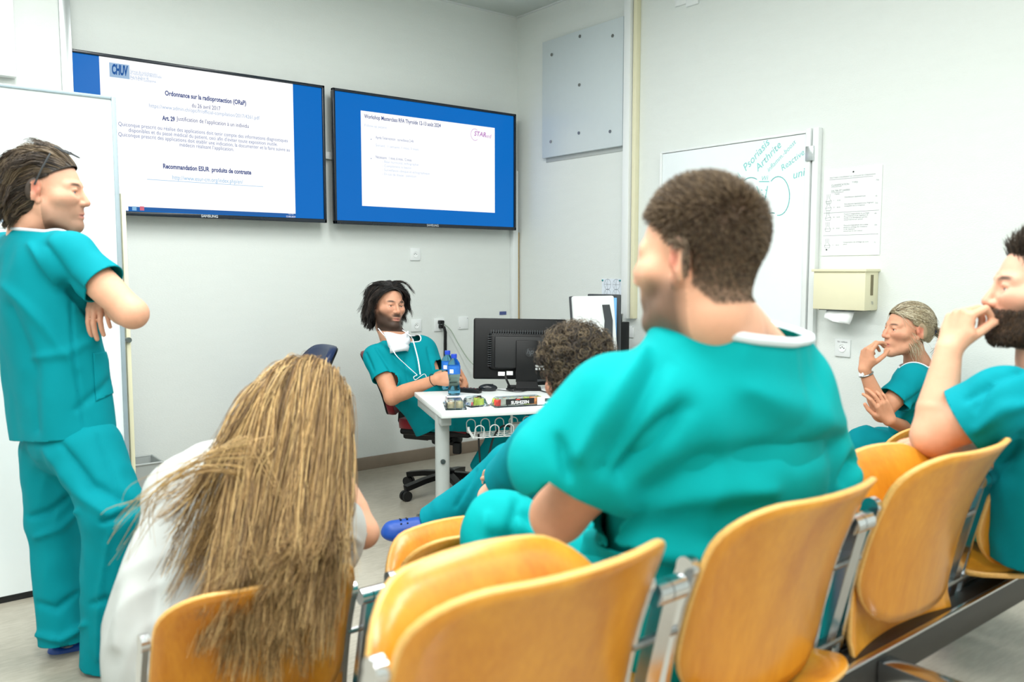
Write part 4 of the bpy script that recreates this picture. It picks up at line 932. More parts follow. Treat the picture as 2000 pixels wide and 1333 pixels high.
# ---- head
def head(org, fwd, up=(0, 0, 1), s=1.0, neck=None, nr=.056, skin=(214, 164, 136), lips=(186, 112, 104), brow=(60, 46, 36), iris=(70, 60, 50), beard=None, bmask=None, h=.003, fem=0, blush=.5, closed=0):
    M = frm(fwd, up); org = V3(org); v = Vol(h)
    v.ell((0, -.017, .036), (.075, .096, .084), k=0); v.ell((0, .032, -.025), (.062-.004*fem, .06, .09), k=.03)
    for sx in (-1, 1):
        v.chain([(sx*.052, -.002, -.05), (sx*.046, .02, -.078), (sx*.014, .072, -.104)], [.02, .02-.003*fem, .017], k=.03)
        v.chain([(sx*.036, .074, -.018), (sx*.056, .045, -.02)], [.018, .018], k=.025)
        v.chain([(sx*.012, .083, .021), (sx*.045, .066, .019)], [.0105-.002*fem, .010], k=.014)
    v.ell((0, .076, -.1), (.021, .019, .017), k=.02); v.ell((0, .075, -.06), (.03, .021, .022), k=.02)
    v.chain([(0, .084, .014), (0, .1, -.014), (0, .107, -.03)], [.0085, .009, .0115], k=.008)
    for sx in (-1, 1):
        v.ell((sx*.0125, .096, -.034), (.0085, .011, .008), k=.006); v.ell((sx*.031, .096, .0), (.0185, .017, .0125), k=.012, op='s')
        v.ell((sx*.031, .0705, -.001), (.0128, .0128, .0128), k=.002)
        v.chain([(sx*.021, .0825, .0068), (sx*.031, .0845, .0085), (sx*.042, .0785, .006)], [.0042, .0048, .0042], k=.004)
        v.chain([(sx*.022, .081, -.0085), (sx*.032, .0825, -.0095), (sx*.042, .077, -.0075)], [.004, .0042, .004], k=.005)
        E = np.array([[math.cos(.45*sx), 0, 0], [0, 1, 0], [0, 0, 1]]); em = np.array(Matrix.Rotation(sx*.55, 3, 'Z') @ Matrix.Rotation(-.2, 3, 'X'))
        v.ell((sx*.085, -.017, -.001), (.0085, .022, .036), em, k=.004); v.ell((sx*.0755, -.006, -.033), (.007, .009, .011), em, k=.005)
        v.ell((sx*.0945, -.011, .004), (.008, .013, .023), em, k=.003, op='s'); v.ell((sx*.084, -.004, -.006), (.004, .006, .009), em, k=.004)
    v.chain([(-.019, .088, -.0655), (0, .0955, -.0635), (.019, .088, -.0655)], [.004, .006, .004], k=.006)
    v.chain([(-.016, .088, -.0745), (0, .094, -.0755), (.016, .088, -.0745)], [.004, .0066, .004], k=.006)
    v.chain([(-.02, .094, -.0697), (0, .1005, -.0695), (.02, .094, -.0697)], [.0018, .0022, .0018], k=.003, op='s')
    if neck is not None:
        nl = (M.T @ (V3(neck)-org))/s
        v.chain([(0, -.022, -.04), (0, -.02+nl[1]*.3, -.04+(nl[2]+.04)*.55), tuple(nl)], [.052*nr/.056, nr, nr*1.12], k=.03)
        d = nl-V3((0, -.02, -.04)); v.chain([tuple(nl), tuple(nl+d*.25)], [nr*1.12, nr*1.15], k=.03)
    P, Q = v.mesh(); P = relax(P, Q, 1, .3)
    x, y, z = P.T; c = np.tile(L3(skin), (len(P), 1)); ax = np.abs(x)
    def mixc(mask, colr): nonlocal c; mk = np.clip(mask, 0, 1)[:, None]; c = c*(1-mk)+L3(colr)*mk
    g = lambda cx_, cy_, cz_, r_: np.exp(-(((ax-cx_)**2+(y-cy_)**2+(z-cz_)**2)/r_**2))
    mixc(.28*blush*g(.045, .07, -.03, .026)+.35*blush*g(0, .11, -.03, .016)+.55*np.exp(-(((ax-.085)/.009)**2+((z)/.04)**2+((y+.012)/.03)**2)), (204, 112, 92))
    mixc(.6*np.exp(-(((ax-.089)/.012)**2+((y+.010)/.014)**2+((z-.003)/.022)**2)), (168, 88, 70)); mixc(.5*np.exp(-(((ax-.078)/.012)**2+((y+.038)/.010)**2+(z/.03)**2)), (168, 104, 84))  # reddish ear hollow, with shade in and behind the ear painted into the skin
    mixc(.35*g(.031, .083, -.012, .011), (160, 110, 96))
    lp = np.exp(-((ax/.021)**4+((z+.07)/.0085)**4))*(y > .075); mixc(lp*.85, lips)
    mixc(np.exp(-((ax/.02)**4+((z+.0697)/.0022)**2))*(y > .075)*.8, (92, 46, 44))
    bw = np.exp(-(((ax-.033)/.018)**4+((z-.0235+.12*(ax-.033)**2*60)/(.0048-.001*fem))**4))*(y > .05); mixc(bw*.92, brow)
    de = np.sqrt((ax-.031)**2+(y-.0705)**2+(z+.001)**2); ey = (de < .0138) & (np.abs(z+.0005) < .0058*(1-closed*.5)) & (y > .074)
    c[ey] = L3((226, 222, 216)); ia = np.sqrt((ax-.031)**2+(z+.0005)**2); c[ey & (ia < .0062)] = L3(iris); c[ey & (ia < .0028)] = L3((16, 14, 14))
    mixc((np.abs(np.abs(z+.0005)-.0068) < .0016)*(de < .017)*(y > .07)*.75*(z > -.001), (54, 36, 30))
    if beard:
        if bmask == 'full': bm = 1/(1+np.exp((z+.030+.55*np.maximum(y-.04, 0)-.0)/.006)); bm = np.maximum(bm*(y > -.022), np.exp(-((ax/.03)**4+((z+.052)/.009)**4))*(y > .07))
        else: bm = 1/(1+np.exp((z+.048)/.012))*(y > 0)
        bm = bm*(1-np.clip(lp*1.6, 0, 1))*(z > -.135)*np.clip((y+.03)/.03, 0, 1)
        mixc(bm*beard[1], beard[0])
    return (M @ (P.T*s)).T+org, Q, c, (M, org, s)
def hw(H, p): M, o, s = H; return (M @ (np.atleast_2d(p).T*s)).T+o       # head-local -> world
# ---- hand: local x = thumb side, y = towards the fingertips, z = back of the hand
def hand_ops(v, wrist, yd, zd, side=1, curl=(30, 40, 25), spread=6, thumb=((.55, .75, -.25), (.25, .9, -.35), (.0, .95, -.3)), s=1.0, curls=None):
    y = nrm(yd); z = nrm(V3(zd)-y*(V3(zd) @ y)); x = np.cross(y, z)*side; w = V3(wrist)
    T = lambda p: w+(x*p[0]+y*p[1]+z*p[2])*s
    KN = [(.030, .088, 0), (.010, .093, .003), (-.010, .088, .001), (-.029, .078, -.003)]
    LN = [(.042, .026, .021), (.046, .030, .022), (.042, .027, .021), (.033, .021, .019)]; RD = [.0088, .0090, .0086, .0077]
    for i, kx in enumerate(KN):
        v.chain([T((kx[0]*.55, .0, 0)), T((kx[0]*.9, .05, -.003)), T(kx)], [.0135*s, .0135*s, .0105*s], k=.012*s)
    v.chain([T((.012, .01, -.004)), T((.034, .045, -.010))], [.014*s, .012*s], k=.014*s)
    v.chain([T((-.02, .015, -.007)), T((-.026, .05, -.008))], [.012*s, .011*s], k=.012*s)
    tips = []
    for i, kx in enumerate(KN):
        cu = curls[i] if curls else curl; a = 0; p = V3(kx); pts = [T(p)]; sp = R(spread*(1.2-i)*.8)
        for L, c in zip(LN[i], cu):
            a += R(c); p = p+L*V3((math.sin(sp)*math.cos(a), math.cos(sp)*math.cos(a), -math.sin(a))); pts.append(T(p))
        r = RD[i]*s; v.chain(pts, [r*1.08, r, r*.93, r*.82], k=.004*s); tips.append(pts[-1])
    p = V3((.022, .022, -.008)); pts = [T(p)]
    for L, d in zip((.044, .034, .027), thumb): p = p+L*nrm(d); pts.append(T(p))
    v.chain(pts, [.0135*s, .0115*s, .0102*s, .0085*s], k=.006*s); tips.append(pts[-1]); return tips
def arm(sh, el, wr, yd=None, zd=None, side=1, r=1.0, h=.004, skin=(212, 162, 132), start=.25, **kw):
    v = Vol(h); sh, el, wr = V3(sh), V3(el), V3(wr); a = sh+(el-sh)*start; m = el+(wr-el)*.3
    v.chain([a, (a+el)/2, el], [.052*r, .049*r, .042*r], k=0); v.chain([el, m, el+(wr-el)*.65, wr], [.042*r, .045*r, .035*r, .0275*r], k=.02)
    v.ell(el+nrm(el-(sh+wr)/2)*.010*r, (.026*r,)*3, k=.03)
    if yd is not None: hand_ops(v, wr, yd, zd, side, s=kw.pop('hs', 1.0), **kw)
    P, Q = v.mesh(); P = relax(P, Q, 1, .4); c = np.tile(L3(skin), (len(P), 1))
    d = np.exp(-(np.linalg.norm(P-el, axis=1)/.035)**2)[:, None]*.35; c = c*(1-d)+L3((206, 128, 104))*d
    return P, Q, c
def join(parts):
    Vs, Qs, Cs, o = [], [], [], 0
    for P, Q, c in parts: Vs.append(P); Qs.append(Q+o); Cs.append(c); o += len(P)
    return np.concatenate(Vs), np.concatenate(Qs), np.concatenate(Cs)
# ---- cloth: folds pushed into the surface along its normals
def fold(P, N, folds, amp=.004, fr=7, seed=0):
    d = np.zeros(len(P)); px, py, z = proj(P); vw = P-V3(CAM); vw /= np.linalg.norm(vw, axis=1)[:, None]; fc = np.clip(-(N*vw).sum(1)*2.5+.3, 0, 1)
    for pts, w, a in folds:
        qx, qy, _ = proj(np.array([V3(p) for p in pts])); best = np.full(len(P), 9.); n = len(qx)-1
        for i in range(n):
            ex, ey = qx[i+1]-qx[i], qy[i+1]-qy[i]; t = np.clip(((px-qx[i])*ex+(py-qy[i])*ey)/max(ex*ex+ey*ey, 1e-9), 0, 1)
            s_ = (i+t)/n; ds = np.hypot(px-qx[i]-t*ex, py-qy[i]-t*ey)*z/F; best = np.minimum(best, ds/w+.8*np.abs(s_-.5)**2*2)
        d += 1.9*a*fc*np.exp(-(best/.85)**2)
    if amp:
        nz = []
        for p in P:
            q = Vector(p*V3((fr, fr, fr*.6))*.8+seed); r_ = math.exp(-9*(noise.noise(q*1.5+Vector((3, 9, 1))+Vector((noise.noise(q), 0, noise.noise(q+Vector((5, 5, 5)))))*.8))**2)
            nz.append(noise.noise(q)+1.1*(r_-.55))
        d += amp*np.array(nz)
    return P+N*d[:, None]
def garment(v, trims, folds=(), amp=.004, fr=7, seed=0, rel=2):
    P, Q = v.mesh(); P = relax(P, Q, rel, .5); P = fold(P, normals(P, Q), folds, amp, fr, seed); faces = [tuple(q) for q in Q.tolist()]; loops = []
    for fn in trims: P, faces = clip(P, faces, fn(P))
    return P, faces
def cut(pt, n, r=9): # keep the side opposite to n, only near pt
    pt = V3(pt); n = nrm(n)
    return lambda P: np.where(np.linalg.norm(P-pt, axis=1) < r, (P-pt) @ n, -1.0)
def sheet(name, P, faces, m, par, th=.004):
    o = np_mesh(name, P, faces, None, m, par); s = o.modifiers.new('thick', 'SOLIDIFY'); s.thickness = th; s.offset = -1; return o
def pocket(par, P, faces, poly, m, off=.004, name='pocket'):
    Q = np.array([f for f in faces if len(f) == 4]); N = normals(P, Q); px, py, z = proj(P); front = (N*(P-V3(CAM))).sum(1) < -.05*z
    fc = [f for f in faces if front[list(f)].all()]; PP = P+N*off; n = len(poly); cx_, cy_ = np.mean(poly, 0)
    for i in range(n):
        (x0, y0), (x1, y1) = poly[i], poly[(i+1) % n]; sg = np.sign((x1-x0)*(cy_-y0)-(y1-y0)*(cx_-x0)); px, py, z = proj(PP); PP, fc = clip(PP, fc, -sg*((x1-x0)*(py-y0)-(y1-y0)*(px-x0)))
    return sheet(name, PP, fc, m, par, off)
def band(name, P, faces, near, par, m, r=.008, rad=.2, flat=.5):
    near = V3(near); best = None
    for lp in loops_of(faces):
        c = P[lp].mean(0); d = np.linalg.norm(c-near)
        if len(lp) > 8 and (best is None or d < best[0]): best = (d, lp)
    lp = best[1]; pts = P[lp]
    for _ in range(6): pts = (np.roll(pts, 1, 0)+pts*2+np.roll(pts, -1, 0))/4
    k = MB(); pts = [Vector(p) for p in pts[::2]]; k.tube(pts+[pts[0], pts[1]], r, 8, cap=False); return k.build(name, m, par)
def scrub_top(par, m, neck, shR, shL, elR, elL, hem, f, cw=.20, cdp=.125, ww=.20, wd=.14, sl=.62, folds=(), seed=0, amp=.004, extra=None, ntrim=None, nr=.085, sr=.078, trims=(), h=.008, name='scrub_top', trim_m=None, hemn=None, belly=None, nk=None, trimr=.007, sr2=None, nrad=.16, slr=1.22, lining=False):
    neck, shR, shL, hem = map(V3, (neck, shR, shL, hem)); ctr = (shR+shL)/2; up = nrm(ctr-hem); r_ = nrm(shR-shL); f = nrm(V3(f)-up*(V3(f) @ up)); M = np.stack([r_, f, up], 1)
    v = Vol(h); sw = np.linalg.norm(shR-shL)/2
    v.chain([shR-up*.01, ctr+up*.012, shL-up*.01], [sr*.9, sr*1.0, sr*.9], k=0, flat=.9, fax=f)
    L = np.linalg.norm(ctr-hem); cc = ctr-up*L*.3
    v.ell(cc, (cw, cdp, L*.42), M, k=.06)
    for q in (-1, 1): v.chain([ctr-up*.05+r_*q*cw*.5, ctr-up*L*.55+r_*q*(ww-.1), hem-up*.06+r_*q*(ww-wd*.85)], [cdp*.8, wd*.95, wd], k=.06)
    v.chain([ctr-up*.1, hem-up*.06], [cdp*.95, wd*.98], k=.05)
    if belly: v.ell(hem+up*L*belly[0]+f*belly[1], (belly[2], belly[3], belly[4]), M, k=.06)
    v.chain([ctr+up*.01, neck], [.09, nr*.92], k=.05)
    tr = []; n0 = len(v.ops); tors = []
    for sh, el in ((shR, elR), (shL, elL)):
        if el is None: continue
        el = V3(el); e = sh+(el-sh)*sl; d = nrm(el-sh); v.chain([sh, (sh+e)/2, e+d*.03], [sr*.92, sr*.9, sr2 or sr*.98], k=.035); tr.append((lambda e, d, sh: lambda P: np.where((np.linalg.norm(P-e, axis=1) < .145) & (np.linalg.norm((P-sh)-((P-sh) @ d)[:, None]*d, axis=1) < (sr2 or sr)*slr) & (np.min([o[0](*P.T) for o in tors], axis=0) > .03), (P-e) @ d, -1.0))(e, d, V3(sh)))
    n1 = len(v.ops)
    if extra: extra(v, M)
    tors += v.ops[:n0]+[o for o in v.ops[n1:] if not getattr(o[0], 'slv', 0)]
    tr.append(cut(hem, -up if hemn is None else hemn, .6)); nv = nrm(nk) if nk is not None else nrm(neck-ctr+f*.02); tr.append(cut(neck, nv, nrad)); tr += list(trims)
    P, faces = garment(v, tr, folds, amp, 7, seed); o = sheet(name, P, faces, m, par)
    if lining:                               # the side of the top seen through the gap under the sleeve
        u = Vol(.011); u.ops = tors; u.lo = np.min([o[1] for o in tors], 0); u.hi = np.max([o[2] for o in tors], 0); a, b = u.mesh(); a = relax(a, b, 3); a = a-normals(a, b)*.008; b = [tuple(q) for q in b.tolist()]
        for fn in (cut(hem, -up, .6), cut(neck, nv, nrad)): a, b = clip(a, b, fn(a))
        np_mesh('side_panel', a, b, None, m, par)
    if trim_m: band('neckband', P, faces, neck, par, trim_m, trimr)
    return P, faces, o
def trousers(par, m, waist, hips, legs, folds=(), seed=3, r=(.105, .088, .075), amp=.005, wtrim=None, h=.009, pel=(.17, .12, .14), f=(0, 1, 0), name='scrub_trousers', hemcut=True):
    v = Vol(h); hips = [V3(p) for p in hips]; c = (hips[0]+hips[1])/2; v.ell(V3(waist)*.4+c*.6, pel, frm(f), k=0); tr = []
    for hp, (kn, an) in zip(hips, legs):
        kn, an = V3(kn), V3(an); d = nrm(an-kn)
        v.chain([hp, hp+(kn-hp)*.5, kn], [r[0], (r[0]+r[1])/2, r[1]], k=.05); v.chain([kn, kn+(an-kn)*.5, an+d*.04], [r[1], (r[1]+r[2])/2*.98, r[2]], k=.03)
        if hemcut: tr.append(cut(an, d, .16))
    if wtrim is not None: tr.append(wtrim)
    P, faces = garment(v, tr, folds, amp, 8, seed); return P, faces, sheet(name, P, faces, m, par)
def clog(par, heel, toe_dir, up=(0, 0, 1), s=1.0, name='clog'):
    M = frm(toe_dir, up); v = Vol(.005); T = lambda p: V3(heel)+M @ V3(p)*s
    v.chain([T((0, .035, .045)), T((0, .12, .05)), T((0, .215, .038))], [.042*s, .045*s, .044*s], k=0, flat=.78, fax=M[:, 2]); v.chain([T((0, .04, .022)), T((0, .21, .02))], [.044*s, .049*s], k=.02, flat=.45, fax=M[:, 2])
    v.chain([T((0, .07, .10)), T((0, .06, .075))], [.036*s, .034*s], k=.01, op='s')
    P, Q = v.mesh(); o = np_mesh(name, relax(P, Q, 1, .4), Q, None, M_blueclog, par)
    k = MB()
    for a in (-1, 0, 1):
        for q in (.165, .19): p = T((a*.022, q, .0835-.12*(q-.15)-abs(a)*.008)); k.ball(p, .0042, u=8, v=6)
    k.build('vent_hole', M_black, o); return o
# ---- hair
def strands(roots, dirs, L, flow, nseg=8, r=.0012, col=((60, 46, 34),), seed=0, colls=(), taper=.25, wig=.0, wfreq=9., name='hair', par=None, base=None, stiff=.6, jit=.15, clumps=0, cj=.3, cpull=.5):
    rng = np.random.default_rng(seed); n = len(roots); p = np.array(roots, float); d = np.array(dirs, float); L = np.broadcast_to(L, (n,))*rng.uniform(.85, 1.1, n); st = (L/nseg)[:, None]
    ph = rng.uniform(0, 6.28, (n, 3)); pts = [p.copy()]; jd = rng.normal(0, jit, (n, 3)); cv = 0
    if clumps:
        cs_ = rng.choice(n, clumps, replace=False); ci = np.argmin(((p[:, None, :]-p[cs_][None])**2).sum(2), 1); ph = rng.uniform(0, 6.28, (clumps, 3))[ci]+rng.normal(0, .25, (n, 3)); jd = jd*.35+rng.normal(0, cj, (clumps, 3))[ci]
    for i in range(nseg):
        t = flow(p, (i+1)/nseg)+jd
        if wig: a = wfreq*(i+1)/nseg; t = t+wig*min(1, .25+1.2*(i+1)/nseg)*np.stack([np.sin(a+ph[:, 0]), np.sin(a*1.1+ph[:, 1]), np.cos(a+ph[:, 2])], 1)
        d = d*stiff+t*(1-stiff); d /= np.maximum(np.linalg.norm(d, axis=1), 1e-9)[:, None]; p = p+d*st
        for M, o, rr in colls:
            q = (p-o) @ M/rr; k = np.linalg.norm(q, axis=1); ins = k < 1
            if ins.any(): p[ins] = o+((q[ins]/k[ins][:, None])*rr) @ M.T
        pts.append(p.copy())
    A = np.stack(pts, 1)
    if clumps:
        cen = np.stack([np.stack([np.bincount(ci, A[:, i, j], clumps)/np.maximum(np.bincount(ci, minlength=clumps), 1) for j in range(3)], 1) for i in range(nseg+1)], 1)[ci]; A = A+(cen-A)*(np.linspace(0, 1, nseg+1)[None, :, None]**1.3*cpull)
    T = np.gradient(A, axis=1); T /= np.maximum(np.linalg.norm(T, axis=2), 1e-9)[..., None]
    ref = rng.normal(size=(n, 1, 3)); X = np.cross(T, ref); X /= np.maximum(np.linalg.norm(X, axis=2), 1e-9)[..., None]; Y = np.cross(T, X)
    rad = (r*(1-(1-taper)*np.linspace(0, 1, nseg+1)**1.5))[None, :, None]*rng.uniform(.7, 1.3, (n, 1, 1))
    ring = np.stack([A+rad*(X*math.cos(q)+Y*math.sin(q)) for q in (0, 2.094, 4.189)], 2)      # n, seg+1, 3, 3
    Vv = ring.reshape(-1, 3); bi = (np.arange(n)[:, None, None]*(nseg+1)+np.arange(nseg)[None, :, None])*3; j = np.arange(3)[None, None, :]; j2 = (j+1) % 3
    Q = np.stack([bi+j, bi+j2, bi+3+j2, bi+3+j], -1).reshape(-1, 4)
    cs = np.stack([L3(c) for c in col]); w = rng.integers(0, len(cs), n); w = np.where(rng.uniform(0, 1, n) < .65, rng.integers(0, len(cs), max(clumps, 1))[ci], w) if clumps else w; c = cs[w]*rng.uniform(.75, 1.25, (n, 1)); c = np.repeat(c, (nseg+1)*3, 0)
    if base is not None:
        Pb, Qb, cb = base; Q = np.concatenate([Qb, Q+len(Pb)]); Vv = np.concatenate([Pb, Vv]); c = np.concatenate([cb, c])
    return np_mesh(name, Vv, Q, c, M_hair, par)
def sample(P, Q, n, mask=None, seed=0):
    rng = np.random.default_rng(seed); c = P[Q].mean(1); a = np.linalg.norm(np.cross(P[Q[:, 2]]-P[Q[:, 0]], P[Q[:, 3]]-P[Q[:, 1]]), axis=1); 
    if mask is not None: a = a*mask(c)
    i = rng.choice(len(Q), n, p=a/a.sum()); u = rng.uniform(0, 1, (n, 1)); w = rng.uniform(0, 1, (n, 1)); q = P[Q[i]]
    pos = (q[:, 0]*(1-u)+q[:, 1]*u)*(1-w)+(q[:, 3]*(1-u)+q[:, 2]*u)*w; N = normals(P, Q)[Q[i, 0]]; return pos, N
def hug(q, g, c=(0, -.017, .036), rr=(.076, .096, .084), lim=1.5):   # let hair lie along the skull instead of running into it
    u = (q-V3(c))/V3(rr); n = u/V3(rr); n /= np.maximum(np.linalg.norm(n, axis=1), 1e-9)[:, None]; gn = (g*n).sum(1); near = (np.linalg.norm(u, axis=1) < lim) & (gn < 0)
    g = g-n*(gn*near)[:, None]; return g/np.maximum(np.linalg.norm(g, axis=1), 1e-6)[:, None]
def cap(ops, keep, h=.004):
    v = Vol(h)
    for kind, *a in ops: getattr(v, kind)(*a[0], **a[1])
    return v.mesh()
def person(label, base): return thing('person', label, 'person', tuple(base))
# ------------------------------------------------------------------ people
def RFU(a, b, c=0): return V3(RT*a+FH*b+UZ*c)
def WW(*a): return V3(W(*a))
def body(par, parts): P, Q, c = join(parts); return np_mesh('body', P, Q, c, M_skin, par)
def paint(c, mask, colr): m = np.clip(mask, 0, 1)[:, None]; return c*(1-m)+L3(colr)*m
def loc(H, P): M, o, s = H; return (P-o) @ M/s
def scalp(p, front=.07, side=.012, nape=-.065, back=-.02):
    x, y, z = p.T; line = np.where(y > .02, np.interp(y, [.02, .05, .09], [.045, front-.015, front+.01]), np.where(y > back, side+.02*np.clip((y+.02)/.04, 0, 1), np.interp(y, [-.06, back-.001], [nape, nape+.03])))
    return np.clip((z-line)/.008+.5, 0, 1)
def bez_strands(A, B, Cc, D, name, par, col, r=.0012, n=16, wave=.006, wf=9, seed=0, taper=.4, base=None):
    rng = np.random.default_rng(seed); t = np.linspace(0, 1, n+1)[None, :, None]; A, B, Cc, D = [np.asarray(q)[:, None, :] for q in (A, B, Cc, D)]
    P = A*(1-t)**3+3*B*t*(1-t)**2+3*Cc*t*t*(1-t)+D*t**3; m = len(A); ph = rng.uniform(0, 6.28, (m, 1, 3)); fq = rng.uniform(.6, 1.3, (m, 1, 1))
    P = P+wave*t*np.sin(t*wf*fq+ph)*rng.uniform(.3, 1.3, (m, 1, 1))
    T = np.gradient(P, axis=1); T /= np.maximum(np.linalg.norm(T, axis=2), 1e-9)[..., None]; X = np.cross(T, rng.normal(size=(m, 1, 3))); X /= np.maximum(np.linalg.norm(X, axis=2), 1e-9)[..., None]; Y = np.cross(T, X)
    rad = (r*(1-(1-taper)*np.linspace(0, 1, n+1)**2))[None, :, None]*rng.uniform(.6, 1.5, (m, 1, 1)); ring = np.stack([P+rad*(X*math.cos(q)+Y*math.sin(q)) for q in (0, 2.094, 4.189)], 2)
    bi = (np.arange(m)[:, None, None]*(n+1)+np.arange(n)[None, :, None])*3; j = np.arange(3)[None, None, :]; j2 = (j+1) % 3; Q = np.stack([bi+j, bi+j2, bi+3+j2, bi+3+j], -1).reshape(-1, 4); Vv = ring.reshape(-1, 3)
    cs = np.stack([L3(q) for q in col]); w = rng.integers(0, len(cs), m); c = np.repeat(cs[w]*rng.uniform(.75, 1.25, (m, 1)), (n+1)*3, 0)
    if base is not None: Pb, Qb, cb = base; Q = np.concatenate([Qb, Q+len(Pb)]); Vv = np.concatenate([Pb, Vv]); c = np.concatenate([cb, c])
    return np_mesh(name, Vv, Q, c, M_hair, par)
def headell(H, g=1.0): M, o, s = H; return [(M, o+M @ V3((0, -.017, .036))*s, V3((.075, .096, .084))*s*g)]
def hair_cap(H, infl, col, front=.07, side=.012, nape=-.065, back=-.02, extra=(), h=.0045):
    M, o, s = H; v = Vol(h); v.ell((0, -.017, .036), V3((.075, .096, .084))+infl, k=0); v.ell((0, -.035, -.02), V3((.062, .066, .07))+infl*.8, k=.03)
    for a in extra: v.ell(*a[0], **a[1])
    P, Q = v.mesh(); P, fc = clip(P, [tuple(q) for q in Q.tolist()], .5-scalp(P, front, side, nape, back)); fq = np.array([f if len(f) == 4 else (tuple(f)+(f[-1],)) if len(f) == 3 else f[:4] for f in fc])
    tri = np.array([len(f) for f in fc]); quads = [f for f in fc if len(f) == 4]+[q for f in fc if len(f) == 5 for q in ((f[0], f[1], f[2], f[3]),)]
    quads = np.array(quads); return (M @ (P.T*s)).T+o, quads, np.tile(L3(col), (len(P), 1)), P

# ================= 1 standing man
def standing_man():
    p0 = W(150, 1310, 2.8); p0.z = 0
    per = person('standing man in teal scrubs with arms crossed, glasses pushed up in swept-back dark hair', p0)
    f = RFU(.74, .67); neck = WW(66, 452, 2.80)
    P, Q, c, H = head(W(97, 374, 2.78), RFU(.985, .17, -.05), RFU(.03, 0, 1), 1.06, neck, .057, skin=(222, 168, 140), beard=((92, 78, 66), .55), bmask='half', h=.0026, closed=.6, iris=(96, 120, 140), blush=.8)
    lp = loc(H, P); c = paint(c, scalp(lp, .078, .02, -.075), (58, 48, 40))
    shR, shL = WW(138, 497, 2.66), WW(14, 497, 2.93); elR = WW(258, 612, 2.60); elL = WW(110, 640, 2.98)
    wrR = elR+RFU(-.66, .75, .05)*.25
    aR = arm(shR, elR, wrR, RFU(-.66, .75, .1), RFU(.75, .5, .2), -1, 1.06, skin=(222, 168, 138), curl=(15, 20, 10))
    aL = arm(shL, elL, WW(196, 560, 2.76), None, None, 1, 1.0, skin=(214, 160, 130))
    hv = Vol(.0032); wl = WW(199, 556, 2.75); hand_ops(hv, wl, RFU(.06, -.55, -1), RFU(-.1, -1, .35), 1, curl=(10, 22, 14), spread=1, s=1.0, thumb=((.8, .5, -.2), (.6, .8, -.3), (.3, .9, -.3))); hp, hq = hv.mesh()
    body(per, [(P, Q, c), aR, aL, (hp, hq, np.tile(L3((222, 166, 138)), (len(hp), 1)))])
    fl = [([WW(120, 560, 2.5), WW(190, 620, 2.5), WW(225, 690, 2.6)], .022, -.012), ([WW(60, 480, 2.6), WW(105, 540, 2.55), WW(150, 600, 2.55)], .02, .007), ([WW(90, 480, 2.6), WW(130, 545, 2.5), WW(165, 575, 2.5)], .02, -.007),
          ([WW(138, 590, 2.55), WW(145, 700, 2.55), WW(165, 840, 2.6)], .008, -.005), ([WW(60, 700, 2.6), WW(130, 690, 2.55), WW(230, 640, 2.6)], .02, .005), ([WW(20, 600, 2.7), WW(60, 720, 2.65), WW(70, 840, 2.65)], .03, -.008), ([WW(10, 560, 2.7), WW(90, 640, 2.6), WW(150, 720, 2.55)], .025, .006), ([WW(150, 800, 2.6), WW(200, 760, 2.6), WW(235, 720, 2.6)], .018, -.005)]
    SP, SF, _ = scrub_top(per, M_teal, neck, shR, shL, elR, elL, W(124, 846, 2.80), f, cw=.185, cdp=.125, ww=.195, wd=.125, sl=.52, folds=fl, seed=11, amp=.004, trim_m=M_trim, h=.0075, sr=.077, nr=.066, nk=V3(UZ)+.12*RFU(.9, .3), hemn=RFU(.12, 0, -1), trimr=.006)
    # chest pocket low on the side
    pk = WW(205, 735, 2.62); kM = frm(RFU(-.1, -.9), (0, 0, 1))
    hipR, hipL = WW(172, 880, 2.72), WW(108, 880, 2.9)
    fl = [([WW(120, 870, 2.6), WW(180, 950, 2.55), WW(262, 985, 2.55)], .02, -.009), ([WW(90, 880, 2.7), WW(150, 960, 2.6), WW(215, 1010, 2.55)], .025, .008), ([WW(200, 1020, 2.5), WW(235, 1010, 2.5), WW(275, 985, 2.55)], .014, -.012), ([WW(190, 850, 2.6), WW(215, 920, 2.55), WW(240, 1000, 2.55)], .008, -.004),
          ([WW(60, 1010, 2.75), WW(100, 1000, 2.75), WW(135, 970, 2.75)], .016, -.010), ([WW(70, 1050, 2.75), WW(120, 1030, 2.75), WW(150, 1000, 2.75)], .016, .008), ([WW(75, 1180, 2.75), WW(110, 1190, 2.75), WW(150, 1160, 2.75)], .016, -.008), ([WW(75, 1240, 2.75), WW(120, 1250, 2.75), WW(165, 1220, 2.75)], .016, .010), ([WW(180, 1180, 2.6), WW(205, 1170, 2.6), WW(245, 1190, 2.6)], .014, -.006), ([WW(215, 1040, 2.55), WW(195, 1150, 2.6), WW(190, 1290, 2.65)], .012, .005)]
    trousers(per, M_teal, WW(124, 815, 2.8), (hipR, hipL), ((WW(222, 1000, 2.66), WW(204, 1296, 2.74)), (WW(110, 1020, 2.9), WW(122, 1252, 2.86))), folds=fl, seed=5, r=(.112, .094, .075), pel=(.165, .125, .13), f=f, h=.0085)
    clog(per, W(98, 1299, 2.87)*1, RFU(.85, .5)); clog(per, onZ(205, 1334, 0), RFU(.8, .55))
    def flow(p, t):
        q = loc(H, p); d = hug(q, np.stack([q[:, 0]*.5, np.interp(q[:, 1], [-.1, -.03], [-.25, -1.0]), np.interp(q[:, 1], [-.1, -.02, .05], [-1.0, -.5, .05])], 1)); return (H[0] @ d.T).T
    cp = hair_cap(H, .010, (50, 42, 34), .080, .022, -.085, -.02, extra=(((0, -.065, .03), (.07, .06, .075)), {}) and [(((0, -.06, .0), (.068, .062, .09)), dict(k=.03))])
    rs, rn = sample(cp[0], cp[1], 4600, seed=1); dd = rn*.06+flow(rs, 0)*.94
